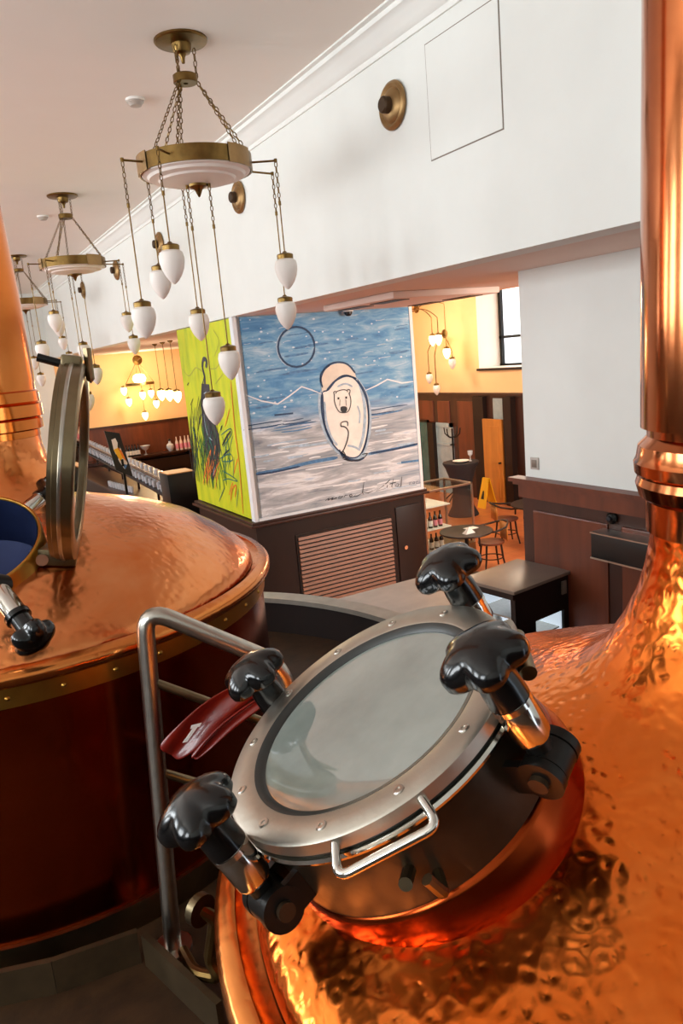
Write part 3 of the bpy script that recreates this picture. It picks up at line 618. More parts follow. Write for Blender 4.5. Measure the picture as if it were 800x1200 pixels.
# lit chandelier on the bar wall
lc = thing('wall_chandelier', (4.6, 22.8, 3.6), 'lit ring chandelier with glowing globes in front of the bar wall', 'chandelier')
LY = 22.7
pc = ony(161, 422, ENDY-.02); MB(frame(Vector((pc.x, ENDY, pc.z)), Vector((1, 0, 0)), Vector((0, 0, 1)), Vector((0, -1, 0)))).lathe([(0, .05), (.08, .045), (.14, .02), (.15, 0)], 24).build('canopy', M['brass'], lc)
rc = ony(164, 450, LY); RR = .42
MB().tube([(pc.x, ENDY-.03, pc.z), (pc.x, LY+.3, pc.z+.05), (rc.x, LY, pc.z-.02)], .012, 8).build('bracket', M['brass'], lc)
for a in (0, 90, 180, 270): MB().cyl((rc.x, LY, pc.z-.02), (rc.x+RR*math.cos(R(a)), LY+RR*math.sin(R(a)), rc.z+.03), .008, n=6).build('chain', M['brass'], lc)
MB().lathe([(RR-.015, rc.z+.04), (RR, rc.z+.04), (RR, rc.z-.03), (RR-.015, rc.z-.03)], 32, (rc.x, LY, 0), closed=True).build('band', M['brass'], lc)
MB().lathe([(.08, rc.z+.3), (.16, rc.z+.26), (.2, rc.z+.16), (.16, rc.z+.06), (.08, rc.z+.04)], 20, (rc.x, LY, 0)).build('lamp_shade', M['globe_lit'], lc)
for px, py, hang in ((145, 457, 0), (151, 470, 0), (167, 462, 0), (177, 460, 0), (170, 489, 1), (183, 472, 1)):
    p = ony(px, py, LY+(.25 if hang == 0 and px in (151, 177) else 0)); 
    if (px, py) == (183, 472): continue
    if (px, py) == (170, 489): p = ony(170, 486, LY)
    zt = p.z+.12; b = MB().cyl((p.x, p.y, rc.z-.0), (p.x, p.y, zt), .007, n=6).build('pendant', M['brass'], lc); globe(b, p.x, p.y, zt, M['globe_lit'], local=False)
pk = ony(183, 472, LY); b = MB().cyl((pk.x, LY, rc.z), (pk.x, LY, pk.z+.12), .007, n=6).build('pendant', M['brass'], lc); globe(b, pk.x, LY, pk.z+.12, M['globe_lit'], local=False)
point('bar_lamp_light', (rc.x, LY-.5, rc.z+.1), 110, (1, .82, .55), .25)
for i, (xt, yt, xb, yb_) in enumerate([(181, 403, 189, 455), (190, 401, 198, 455), (199, 399, 209, 456)]):
    p = onz(xt, yt, SOF); t = thing('pendant_lamp', (p.x, p.y, SOF), 'lit single globe pendant on a long rod beside the green painting', 'pendant lamp', 'three lit pendants over the bar')
    MB().lathe([(0, 0), (.06, 0), (.055, -.02), (.015, -.05), (0, -.05)], 16, (p.x, p.y, SOF)).build('canopy', M['brass'], t)
    zt = zat(p.x, p.y, yb_); MB().cyl((p.x, p.y, SOF), (p.x, p.y, zt), .006, n=6).build('rod', M['brass'], t); globe(t, p.x, p.y, zt, M['globe_lit'], local=False)
    point('pendant_light', (p.x, p.y-.3, zt-.1), 14, (1, .82, .55), .12)
# wall lamps in the dining room
def wall_lamp(lab, base, arms, lit):
    bp_ = onx(*base, FX); t = thing('wall_lamp', (FX, bp_.y, bp_.z), lab, 'wall lamp')
    T = frame(Vector((FX, bp_.y, bp_.z)), Vector((0, -1, 0)), Vector((0, 0, 1)), Vector((-1, 0, 0)))
    MB(T).lathe([(.1, 0), (.1, .02), (.06, .05), (0, .06)], 20).build('wall_plate', M['brass'], t)
    hub = onx(base[0]-4, base[1]+3, FX-.35)
    MB().tube([(FX-.03, bp_.y, bp_.z), (FX-.2, bp_.y, bp_.z), hub], .016, 8).build('bracket', M['brass'], t)
    for tx, ty, gy, xo in arms:
        tip = onx(tx, ty, FX-.5-xo); mid = (Vector(hub)+tip)/2+Vector((0, 0, .22))
        zt = zat(tip.x, tip.y, gy)
        a = MB().tube(arc(hub, mid, tip, 8)+[Vector((tip.x, tip.y, zt))], .011, 6).build('arm', M['brass'], t)
        globe(a, tip.x, tip.y, zt, M['globe_lit'] if lit else M['globe'], w=.085, local=False)
wall_lamp('brass wall lamp with curved arms and pale acorn globes beside the window', (521, 391), [(501, 412, 436, 0), (509, 417, 449, .1), (529, 412, 418, 0)], False)
wall_lamp('lit brass wall lamp with curved arms beside the edge of the bear painting', (488, 362), [(505, 372, 391, 0), (512, 372, 390, .2), (520, 356, 406, 0)], True)
point('dining_lamp_light', (9.6, 14.2, 4.2), 120, (1, .88, .68), .3); point('dining_lamp_light', (9.2, 9.5, 4.6), 150, (1, .9, .72), .3)

# ================================================================ kettles
def kettle(name, K, Ro, prof, pipe, lab, dome_m, hm):
    t = thing(name, (K.x, K.y, PLZ), lab, 'kettle'); c = (K.x, K.y, K.z)
    base = PLZ-K.z; Rb = Ro*.965
    MB().lathe([(Rb+.012, base), (Rb+.012, base+.075), (Rb, base+.075)], 96, c).build('base_skirt', M['steel_dark'], t)
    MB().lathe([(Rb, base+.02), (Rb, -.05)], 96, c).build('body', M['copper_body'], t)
    st = MB().lathe([(Rb, -.085), (Rb+.008, -.085), (Rb+.008, -.035), (Rb, -.035)], 96, c).build('brass_strip', M['brass_strip'], t)
    rv = MB()
    for i in range(40):
        a = 2*math.pi*i/40; T = Matrix.Translation(Vector(c)+Vector(((Rb+.008)*math.cos(a), (Rb+.008)*math.sin(a), -.06))) @ Matrix.Rotation(a, 4, 'Z') @ Matrix.Rotation(R(90), 4, 'Y')
        if i == 0: pr = MB().lathe([(0, .005), (.005, .003), (.007, 0)], 8).build('rivet', M['brass_strip'], st, local=True); o = pr
        else: o = pr.copy(); col.objects.link(o); o.parent = st
        o.matrix_local = T
    dr = prof[0][0]
    MB().lathe([(Rb-.002, -.035), (Ro-.005, -.03), (Ro+.004, -.018), (Ro+.004, -.004), (Ro-.006, .008), (Ro-.03, .012), (dr+.03, .006), (dr+.012, -.004), (dr-.004, -.004)], 128, c).build('rim_flange', M['copper_rim'], t, ang=60)
    fine = [prof[0]]
    for (r0, h0), (r1, h1) in zip(prof[:-1], prof[1:]):
        k_ = max(1, int(math.hypot(r1-r0, h1-h0)/.016)); fine += [(r0+(r1-r0)*j/k_, h0+(h1-h0)*j/k_) for j in range(1, k_+1)]
    MB().lathe(fine, 192, c).build('dome', dome_m, t, ang=80)
    nr, nh = prof[-1]
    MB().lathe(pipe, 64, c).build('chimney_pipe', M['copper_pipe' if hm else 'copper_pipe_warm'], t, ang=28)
    return t
from functools import reduce
# right-hand kettle, close to the camera
profR = [(.838, .0), (.83, .03), (.80, .052), (.75, .073), (.70, .09), (.65, .108), (.60, .127), (.55, .147), (.50, .168), (.45, .189), (.40, .211), (.35, .234), (.31, .252), (.28, .262), (.255, .276), (.235, .292), (.21, .317), (.18, .367), (.16, .413), (.147, .458), (.139, .505), (.1375, .548)]
pipeR = [(.137, .52), (.1455, .522), (.1455, .572), (.156, .58), (.1615, .60), (.158, .612), (.1625, .618), (.164, .635), (.160, .643), (.157, .662), (.147, .672), (.1435, .676), (.1435, .69), (.153, .69), (.151, 1.0), (.148, 1.3), (.145, 1.7), (.144, CEI-KR.z-.003)]
kr = kettle('brew_kettle', KR, .90, profR, pipeR, 'hammered copper brew kettle with a closed round glass lid in the foreground', M['copper_dome_near'], 1)
profL = [(.775, 0), (.768, .025), (.745, .05), (.715, .078), (.68, .105), (.65, .124), (.6, .16), (.55, .183), (.5, .203), (.45, .22), (.4, .234), (.35, .248), (.30, .262), (.26, .278), (.235, .296), (.21, .322), (.185, .355), (.168, .386), (.155, .425), (.148, .46), (.144, .505)]
pipeL = [(.143, .49), (.1475, .492), (.1475, .512), (.160, .517), (.161, .547), (.154, .551), (.166, .556), (.166, .592), (.156, .597), (.163, .602), (.162, .632), (.155, .637), (.155, .66), (.157, .66), (.155, .9), (.144, 1.2), (.13, 1.7), (.12, CEI-KL.z-.003)]
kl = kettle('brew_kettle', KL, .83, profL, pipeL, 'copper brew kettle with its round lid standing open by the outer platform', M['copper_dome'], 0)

# --- manway on the near kettle
nL = Vector((-.443, .136, .886)).normalized(); LC = EYE+Vector((.498, .908, -.521)); LR = .24
ex = (RT-nL*RT.dot(nL)).normalized(); ey = nL.cross(ex); TL = frame(LC, ex, ey, nL)
def lid_angle(px, py, h=0):
    p = TL.inverted() @ onplane(px, py, LC+nL*h, nL); return math.atan2(p.y, p.x)
MB(TL).lathe([(.226, -.035), (.226, -.24), (.2, -.24), (.2, -.035)], 96, closed=True).build('manway_collar', M['collar'], kr)
MB(TL).lathe([(.224, -.158), (.229, -.16), (.232, -.168), (.236, -.185), (.243, -.205), (.243, -.26)], 96).build('manway_seam', M['copper_body'], kr, ang=80)  # dark reflection round the collar is put into this darker copper colour
MB(TL).lathe([(.2, -.036), (.243, -.036), (.245, -.031), (.243, -.026), (.2, -.026)], 96, closed=True).build('manway_flange', M['chrome'], kr)
MB(TL).lathe([(.2, -.027), (.234, -.027), (.234, -.02), (.2, -.02)], 96, closed=True).build('gasket', M['gasket'], kr)
lid = MB(TL).lathe([(.193, -.002), (.197, .0), (.236, .0), (.24, -.003), (.24, -.021), (.193, -.021)], 128, closed=True).build('manway_lid', M['steel_lid'], kr, ang=40)
MB(TL).lathe([(.180, -.009), (.186, -.003), (.194, -.001), (.196, -.012), (.18, -.012)], 96, closed=True).build('glass_seal', M['gasket'], lid)
MB(TL).lathe([(.183, -.010), (0, -.010), (0, -.018), (.183, -.018)], 96).build('sight_glass', M['sight'], lid)
pr = None
for i in range(12):
    a = R(12+30*i); T = TL @ Matrix.Translation((.216*math.cos(a), .216*math.sin(a), 0)) @ Matrix.Rotation(a, 4, 'Z')
    if pr is None: pr = MB().lathe([(0, .0008), (.003, .0008), (.0032, .0022), (.0065, .0022), (.008, .001), (.0082, 0)], 14).build('screw', M['steel'], lid, local=True); o = pr
    else: o = pr.copy(); col.objects.link(o); o.parent = lid
    o.matrix_local = T
# bar handle on the lid rim
a0, a1 = lid_angle(384, 990), lid_angle(488, 928)
def lp(a, r, z): return TL @ Vector((r*math.cos(a), r*math.sin(a), z))
MB().tube(bent([lp(a0, .236, -.012), lp(a0, .274, -.03), lp(a1, .274, -.03), lp(a1, .236, -.012)], .022), .0065, 12).build('handle', M['chrome'], lid)
am = (a0+a1)/2-.03
hk = MB(); hk.tube([lp(am, .228, -.10), lp(am, .262, -.085)], .009, 10); hk.tube(bent([lp(am+.12, .226, -.125), lp(am+.12, .262, -.125), lp(am+.10, .265, -.09)], .01), .008, 8)
hk.build('catch', M['steel_dark'], kr)
# back hinge
ah = lid_angle(598, 745)
MB(TL @ Matrix.Rotation(ah, 4, 'Z')).box((.20, -.045, -.02), (.255, .045, .002)).build('hinge_plate', M['steel_lid'], lid, bevel=.006)
MB().cyl(lp(ah-.2, .252, -.035), lp(ah+.2, .252, -.035), .012, n=20).build('hinge_pin', M['steel_dark'], kr)
def star(T, name, par, rad=.056, hgt=.02):
    n = 90; prof = [(0, hgt+.007, 0), (.3, hgt+.006, .1), (.55, hgt+.002, .3), (.75, hgt-.004, .6), (.9, hgt-.011, .85), (.98, hgt-.018, 1), (1, hgt-.025, 1), (.98, hgt-.034, 1), (.9, hgt-.039, 1), (.6, hgt-.038, .6), (.45, hgt-.045, 0)]
    vs = []; fs = []
    for s, z, k in prof:
        for i in range(n):
            a = 2*math.pi*i/n; lobe = 1-.24*(.5-.5*math.cos(5*a))**1.6
            r = rad*s*(1+(lobe-1)*k); vs.append((r*math.cos(a), r*math.sin(a), z))
    for j in range(len(prof)-1):
        for i in range(n): fs.append((j*n+i, j*n+(i+1) % n, (j+1)*n+(i+1) % n, (j+1)*n+i))
    return MB(T).add(vs, fs).build(name, M['rubber'], par, ang=60)
def clamp(TT, a, par, r=.272, zp=-.1, zk=.082, spin=0, lean=0, knob_r=.06):
    """swing bolt: pivot ears on the collar, eye, chrome sleeve, black grip and lobed knob"""
    B = TT @ Matrix.Rotation(a, 4, 'Z') @ Matrix.Translation((r, 0, zp)) @ Matrix.Rotation(lean, 4, 'Y')
    T0 = TT @ Matrix.Rotation(a, 4, 'Z')
    cl = MB(B).cyl((0, -.018, 0), (0, .018, 0), .03, n=28).cyl((0, 0, .015), (0, 0, .05), .017, .019, n=20).build('clamp', M['blackiron'], par)
    for s in (-1, 1):
        e = MB(T0 @ Matrix.Translation((r, 0, zp))).cyl((0, s*.02, 0), (0, s*.034, 0), .031, n=28); e.T = T0
        e.box((.215, min(s*.021, s*.033), zp-.024), (r, max(s*.021, s*.033), zp+.024)); e.build('pivot_ear', M['blackiron'], cl)
    MB(B).cyl((0, -.042, 0), (0, .042, 0), .013, n=16).build('pivot_pin', M['bronze_dark'], cl)
    L = zk-zp
    MB(B).lathe([(.0, .045), (.024, .045), (.026, .05), (.026, L-.075), (.024, L-.07), (0, L-.07)], 24).build('sleeve', M['chrome'], cl)
    MB(B).lathe([(.0275, L-.082), (.0275, L-.074), (.02, L-.074)], 24).build('washer', M['chrome'], cl)
    MB(B).lathe([(.022, L-.076), (.028, L-.072), (.027, L-.045), (.024, L-.02), (.026, L-.005)], 24).build('grip', M['rubber'], cl)
    star(B @ Matrix.Translation((0, 0, L)) @ Matrix.Rotation(spin, 4, 'Z'), 'knob', cl, knob_r)
    return cl
clamp(TL, lid_angle(602, 825), kr, r=.268, spin=.3)
clamp(TL, lid_angle(278, 990), kr, r=.268, spin=.9)
clamp(TL, lid_angle(540, 702), kr, r=.262, zk=.062, spin=.2)
clamp(TL, lid_angle(312, 815), kr, r=.262, zk=.058, spin=.5)
MB(TL @ Matrix.Rotation(lid_angle(412, 744), 4, 'Z')).box((.236, -.03, -.02), (.262, .03, -.012)).build('lid_tab', M['steel_lid'], lid, bevel=.005)

# --- open manway on the far kettle
phi = R(250); tilt = R(27); n2 = Vector((math.sin(tilt)*math.cos(phi), math.sin(tilt)*math.sin(phi), math.cos(tilt)))
C2 = Vector((KL.x+.48*math.cos(phi), KL.y+.48*math.sin(phi), KL.z+.26)); tx = Vector((-math.sin(phi), math.cos(phi), 0)); tx = -tx if tx.dot(RT) < 0 else tx
T2 = frame(C2, tx, n2.cross(tx), n2)
def pierce(dome, T, r):                                # cut a round manway opening through a dome
    Ti = T.inverted(); bm = bmesh.new(); bm.from_mesh(dome.data)
    ins = {v for v in bm.verts if (lambda q: q.x*q.x+q.y*q.y < r*r and abs(q.z) < .3)(Ti @ v.co)}
    bmesh.ops.delete(bm, geom=[f for f in bm.faces if all(v in ins for v in f.verts)], context='FACES')
    for v in bm.verts:
        q = Ti @ v.co
        if q.x*q.x+q.y*q.y < r*r and abs(q.z) < .3:
            k = r/max(1e-4, math.hypot(q.x, q.y)); v.co = T @ Vector((q.x*k, q.y*k, q.z))
    bm.to_mesh(dome.data); bm.free()
pierce([o for o in bpy.data.objects if o.parent == kl and o.name.startswith('dome')][0], T2, .209)
MB(T2).lathe([(.205, -.2), (.205, -.005), (.208, 0), (.213, 0), (.216, -.005), (.216, -.11), (.225, -.125), (.25, -.15), (.25, -.19)], 80).build('manway_collar', M['brass_strip'], kl, ang=50)
MB(T2).lathe([(0, -.22), (.12, -.21), (.2035, -.16), (.2035, -.004)], 80).build('manway_interior', M['steel_inside'], kl)
MB(T2).tube(bent([(-.1, -.17, -.06), (.02, -.16, -.05), (.09, -.15, -.05), (.09, -.17, -.12)], .02), .006, 8).build('spray_pipe', M['chrome'], kl)
# lid standing open on its hinge
hp = ray(82, 541); L2 = EYE+hp*(2.10/hp.y); vd = Vector((hp.x, hp.y, 0)).normalized(); rv = Vector((vd.y, -vd.x, 0))
nf = (rv*math.cos(R(6))-vd*math.sin(R(6))); nf = (nf*math.cos(R(11))-Vector((0, 0, math.sin(R(11))))).normalized(); uz = (Vector((0, 0, 1))-nf*nf.z).normalized(); T3 = frame(L2, uz.cross(nf), uz, nf)
lr = .262
ol = MB(T3).lathe([(lr*.8, .026), (lr*.82, .03), (lr*.98, .03), (lr, .026), (lr, -.018), (lr*.985, -.02), (lr*.985, -.03), (lr*.8, -.03)], 96, closed=True).build('open_lid', M['steel_dark'], kl, ang=40)
MB(T3).lathe([(0, .018), (lr*.8, .018), (lr*.8, -.012), (0, -.012)], 96).build('sight_glass', M['sight'], ol)
MB(T3).lathe([(lr+.0005, .004), (lr+.003, .002), (lr+.003, -.004), (lr+.0005, -.006)], 96).build('lid_band', M['steel'], ol)
ht = T3 @ Vector((0, lr, 0))
MB().tube(bent([T3 @ Vector((0, lr-.005, .035)), T3 @ Vector((0, lr-.05, .045)), T3 @ Vector((0, lr+.04, .03))], .02), .011, 10).build('lever', M['steel_dark'], ol)
MB().tube([T3 @ Vector((0, lr-.012, .0)), T3 @ Vector((0, lr+.004, -.09))], .011, 10).build('lever', M['blackiron'], ol)
MB(T3).box((-.045, lr-.02, -.03), (.045, lr+.018, .02)).build('lid_lug', M['steel_dark'], ol, bevel=.008)
MB(T3).box((-.05, -lr-.014, -.075), (.05, -lr+.03, .03)).build('hinge_block', M['steel_dark'], ol, bevel=.006)
hj = T3 @ Vector((0, -lr, -.07))
MB().cyl(hj+Vector((0, -.06, 0)), hj+Vector((0, .06, 0)), .016).build('hinge_pin', M['steel'], kl)
MB().tube([hj, T2 @ Vector((.215, 0, -.04))], .02, 10).build('hinge_arm', M['steel_dark'], kl)
def swing(px_a, px_b, dep, par, pivot=True):
    """a clamp folded outward from the collar: chrome sleeve and black knob"""
    A = EYE+ray(*px_a)*(dep[0]); Bp = EYE+ray(*px_b)*(dep[1]); z = (Bp-A).normalized(); x = z.orthogonal().normalized()
    T = frame(A, x, z.cross(x), z); Ln = (Bp-A).length
    c = MB(T).lathe([(0, 0), (.022, 0), (.026, .01), (.026, Ln*.55), (0, Ln*.55)], 20).build('clamp', M['chrome'], par)
    MB(T).lathe([(.02, Ln*.5), (.03, Ln*.52), (.03, Ln*.6), (.024, Ln*.62), (.025, Ln*.9)], 20).build('grip', M['rubber'], c)
    star(frame(Bp, x, z.cross(x), z), 'knob', c, .052)
    if pivot: MB(T).cyl((0, -.03, -.02), (0, .03, -.02), .028).build('pivot', M['blackiron'], c)
swing((-2, 692), (40, 748), (1.74, 1.68), kl)
swing((30, 600), (62, 573), (2.26, 2.34), kl, False)

# ================================================================ platform fittings
# stainless rail frame
pb = onz(203, 1112, PLZ); zt = 3.1; ptp = onz(168, 712, zt); p2 = onz(333, 780, 2.9); p2b = Vector((p2.x, p2.y, PLZ))
hr = thing('handrail', (pb.x, pb.y, PLZ), 'brushed steel tube handrail with rounded corners between the kettles', 'handrail')
MB().tube(bent([pb, ptp, p2, p2b], .07, 8), .0215, 18).build('rail', M['steel'], hr)
MB().cyl(pb, pb+Vector((0, 0, .012)), .05).build('foot_plate', M['steel'], hr); MB().cyl(p2b, p2b+Vector((0, 0, .012)), .05).build('foot_plate', M['steel'], hr)
for py in (808, 912):
    z = zat(pb.x, pb.y, py); q = pb.lerp(ptp, (z-PLZ)/(zt-PLZ)); MB().cyl(q, Vector((p2.x, p2.y, q.z+(p2.z-zt))), .011).build('rung', M['steel_dark'], hr)
# red strap folded over the rung
dn = (p2-pb); dn.z = 0; pn = Vector((dn.y, -dn.x, 0)).normalized()
if pn.dot(EYE-pb) < 0: pn = -pn
rs = thing('red_strap', (p2.x, p2.y, zt-.2), 'folded glossy dark red strap hung on the handrail rung', 'strap')
def sheet(name, pxs, off, th, m):
    P = [onplane(x, y, pb+pn*off, pn) for x, y in pxs]; k = len(P)//2; mb = MB()
    L_ = P[:k]; Rr = P[k:][::-1]; vs = []; W_ = 5
    for i in range(k):
        for j in range(W_):
            q = L_[i].lerp(Rr[i], j/(W_-1)); vs.append(q+pn*(.014*math.sin(j*1.6+i*.9)))
    n_ = len(vs); fs = [(i*W_+j, i*W_+j+1, (i+1)*W_+j+1, (i+1)*W_+j) for i in range(k-1) for j in range(W_-1)]
    mb.add(vs, fs); o = mb.build(name, m, rs, ang=80); s = o.modifiers.new('thickness', 'SOLIDIFY'); s.thickness = th; s.offset = 0
    sb = o.modifiers.new('smooth', 'SUBSURF'); sb.levels = 1; sb.render_levels = 2; return o
sheet('strap_fold', [(183, 874), (205, 850), (228, 828), (250, 814), (285, 798), (325, 782), (325, 800), (290, 825), (262, 848), (240, 868), (222, 882), (207, 893)], .05, .007, M['red_strap'])
sheet('strap_fold', [(222, 885), (238, 866), (258, 846), (285, 828), (310, 815), (312, 826), (288, 842), (262, 860), (244, 878), (228, 893)], .062, .007, M['red_strap'])
def mark(pxs): 
    P = [onplane(x, y, pb+pn*.085, pn) for x, y in pxs]; return MB().prism(P, pn*.002)
mk_ = mark([(224, 850), (236, 847), (234, 851), (223, 854)]); mk_.build('printed_mark', M['label_white'], rs, smooth=False)
mark([(226, 853), (231, 852), (219, 869), (214, 870)]).build('printed_mark', M['label_white'], rs, smooth=False)
# steel kerbs on the platform floor
kp0, kp1, kp2 = onz(-40, 1186, PLZ), onz(166, 1126, PLZ), onz(262, 1215, PLZ)
kh = zat(kp1.x, kp1.y, 1090)-PLZ
def kerb(pts, lab):
    P = [Vector(p) for p in pts]; mb = MB()
    for a, b in zip(P[:-1], P[1:]):
        d = (b-a).normalized(); s = Vector((-d.y, d.x, 0))*.008
        mb.add([a+s, b+s, b-s, a-s]+[p+Vector((0, 0, kh)) for p in (a+s, b+s, b-s, a-s)], [(0, 1, 5, 4), (1, 2, 6, 5), (2, 3, 7, 6), (3, 0, 4, 7), (4, 5, 6, 7), (3, 2, 1, 0)])
    o = mb.build('steel_kerb', M['steel_kerb'], smooth=False); tag(o, lab, 'kerb'); return o
km = (kp0+kp1)/2+Vector((.0, -.02, 0)); 
kerb([kp0, km, kp1], 'dull steel kerb plate along the foot of the open kettle'); ke = kp1.lerp(kp2, max(t/50 for t in range(51) if (kp1.lerp(kp2, t/50)-Vector((KR.x, KR.y, PLZ))).length > .9))
kerb([kp1+Vector((.012, -.02, 0)), ke], 'dull steel kerb plate running along the gap towards the foreground kettle')
# small pipes in the gap
sp = thing('drain_pipe', onz(245, 1120, PLZ), 'bent brass drain pipe with flange in the gap between the kettles', 'pipe')
pz = lambda x, y, z: onz(x, y, z)
MB().tube(bent([pz(234, 1066, PLZ+.3), pz(252, 1076, PLZ+.27), pz(245, 1125, PLZ+.14), pz(258, 1146, PLZ+.1), pz(228, 1140, PLZ+.08), pz(215, 1115, PLZ+.05)], .04), .014, 10).build('pipe', M['brass'], sp)
MB().cyl(pz(231, 1064, PLZ+.3), pz(238, 1068, PLZ+.3), .035, n=20).build('flange', M['steel_dark'], sp)
# curved parapet with steel cap round the platform nose
pr_ = thing('curved_parapet', (KL.x+1.6, KL.y, PLZ), 'curved dark parapet with a flat steel cap behind the kettles', 'parapet')
MB().lathe([(1.60, PLZ), (1.60, 2.375), (1.655, 2.375), (1.655, PLZ)], 40, (KL.x, KL.y, 0), R(-14), R(94), True).build('panel', M['wood_black'], pr_)
MB().lathe([(1.575, 2.375), (1.575, 2.4), (1.675, 2.4), (1.675, 2.375)], 40, (KL.x, KL.y, 0), R(-14), R(94), True).build('cap', M['steel_lid'], pr_)

# ================================================================ bar fridge, worktop, wainscot box
fz = 1.6
f0, f1, f2, f3 = onz(552, 682, fz), onz(600, 656, fz), onz(681, 672, fz), onz(603, 693, fz)
fx0, fx1, fy0, fy1 = f3.x, f3.x+.725, f3.y, f3.y+.6
TF = Matrix.Translation((fx0, fy0, 0)) @ Matrix.Rotation(R(7), 4, 'Z') @ Matrix.Translation((-fx0, -fy0, 0)); TI = TF.inverted()
fn = TF.to_3x3() @ Vector((0, 1, 0)); fq = Vector((fx0, fy0, 0))
wl, wr_, wtop = (TI @ onplane(630, 730, fq, fn)).x, (TI @ onplane(663, 722, fq, fn)).x, onplane(646, 722, fq, fn).z
fr = thing('bar_fridge', ((fx0+fx1)/2, (fy0+fy1)/2, 0), 'black glass-door bar fridge with lit interior beside the wainscot', 'fridge')
T_ = .04
b = MB(TF).box((fx0+.02, fy0+.02, 0), (fx1, fy1, .12)).box((fx0+.02, fy0+.02, fz-.09), (fx1, fy1, fz-.03)).box((fx1-.05, fy0+.02, .12), (fx1, fy1, fz-.09)).box((fx0+.05, fy1-.05, .12), (fx1-.05, fy1, fz-.09))
b.box((fx0+.02, fy0+.02, .12), (fx0+.07, fy0+.07, fz-.09)).box((fx0+.02, fy1-.05, .12), (fx0+.07, fy1, fz-.09)).box((wl, fy0+.02, .12), (wr_, fy0+.04, .95)).box((fx0+.07, fy0+.02, wtop), (fx1-.05, fy0+.04, fz-.09)).box((wr_, fy0+.02, .12), (fx1-.05, fy0+.04, wtop)).box((fx0+.07, fy0+.02, .12), (wl, fy0+.04, wtop))
b.build('body', M['black'], fr, smooth=False)
MB(TF).box((fx0-.02, fy0-.01, fz-.03), (fx1+.02, fy1+.01, fz)).build('top', M['fridge_top'], fr, bevel=.006)
MB(TF).box((fx0-.005, fy0+.02, fz-.085), (fx0+.02, fy1, fz-.03)).build('front_rail', M['black'], fr, smooth=False)
MB(TF).box((fx0+.02, fy0+.09, .14), (fx0+.03, fy1-.06, fz-.1)).build('pane', M['pane'], fr, smooth=False)
MB(TF).box((wl, fy0+.022, .95), (wr_, fy0+.03, wtop)).build('pane', M['pane'], fr, smooth=False)
MB(TF).box((fx1-.08, fy0+.06, .2), (fx1-.055, fy1-.06, fz-.1)).box((fx0+.1, fy1-.075, .2), (fx1-.08, fy1-.055, fz-.1)).build('lit_lining', M['case_light'], fr, smooth=False)
for z in (.6, 1.08, 1.3): MB(TF).box((fx0+.08, fy0+.06, z), (fx1-.09, fy1-.08, z+.012)).build('shelf', M['steel'], fr, smooth=False)
MB(TF).box((fx1-.1, fy0+.008, fz-.2), (fx1-.04, fy0+.022, fz-.08)).build('badge', M['fridge_top'], fr, smooth=False)
for i, (dx, dy) in enumerate(((.15, .2), (.15, .4), (.3, .25), (.3, .5))):
    o = MB(TF).lathe([(0, 1.092), (.045, 1.092), (.055, 1.11), (.05, 1.16), (.03, 1.19), (0, 1.2)], 16, (fx0+dx, fy0+dy, 0)).build('food_tub', M['white'] if i % 2 else M['paint_blue'])
    tag(o, 'small tub on the lit shelf inside the bar fridge', 'tub', 'tubs in the bar fridge')
wk = thing('bar_counter', (4.0, 6.0, 0), 'grey topped back counter next to the black bar fridge', 'counter')
MB().box((3.28, 5.35, 1.1), (4.7, 6.62, 1.15)).build('worktop', M['counter'], wk, bevel=.008)
MB().box((3.33, 5.4, 0), (4.66, 6.57, 1.1)).build('body', M['wood_black'], wk, smooth=False)
wbx = thing('wall_box', (PX-.1, 4.3, 1.95), 'long black box with chrome edges fixed to the dark wainscot', 'wall box')
q0, q1 = onx(692, 640, PX-.2), onx(762, 648, PX-.2)
zb_ = zat(PX-.2, q0.y, 653); zt_ = zat(PX-.2, q0.y, 624)
MB().box((PX-.2, q1.y-.5, zb_), (PX-.031, q0.y, zt_)).build('casing', M['black'], wbx, bevel=.008)
MB().box((PX-.206, q1.y-.5, zb_-.008), (PX-.04, q0.y+.004, zb_+.004)).box((PX-.206, q1.y-.5, zt_-.004), (PX-.04, q0.y+.004, zt_+.006)).build('edge_strip', M['steel'], wbx, smooth=False)
rk = onx(717, 607, PX-.05); rd = thing('round_knob', rk, 'small round black knob on the wainscot above the wall box', 'knob')
MB(frame(Vector((PX-.045, rk.y, rk.z)), Vector((0, -1, 0)), Vector((0, 0, 1)), Vector((-1, 0, 0)))).lathe([(.05, 0), (.05, .015), (.035, .03), (0, .035)], 20).build('disc', M['blackiron'], rd)
MB(frame(Vector((PX-.05, rk.y, rk.z)), Vector((0, -1, 0)), Vector((0, 0, 1)), Vector((-1, 0, 0)))).lathe([(.02, .03), (.02, .05), (0, .055)], 16).build('button', M['darkgrey'], rd)

# ================================================================ display case with bottles
cy0, cy1, cx0, cx1, cz = 9.95, 10.75, 6.95, 7.98, 1.3
dcs = thing('display_case', ((cx0+cx1)/2, (cy0+cy1)/2, 0), 'glass display case with steel frame and bottle shelves beside the painted block', 'display case')
MB().box((cx0, cy0, 0), (cx1, cy1, .25)).build('plinth', M['steel_dark'], dcs, smooth=False)
b = MB()
for x in (cx0, cx1-.03):
    for y in (cy0, cy1-.03): b.box((x, y, .25), (x+.03, y+.03, cz))
b.box((cx0, cy0, cz-.03), (cx1, cy0+.03, cz)).box((cx0, cy1-.03, cz-.03), (cx1, cy1, cz)).box((cx0, cy0, cz-.03), (cx0+.03, cy1, cz)).box((cx1-.03, cy0, cz-.03), (cx1, cy1, cz))
b.build('frame', M['steel'], dcs, smooth=False)
MB().box((cx0+.0, cy0+.03, .25), (cx0+.012, cy1-.03, cz-.03)).build('pane', M['pane'], dcs, smooth=False)
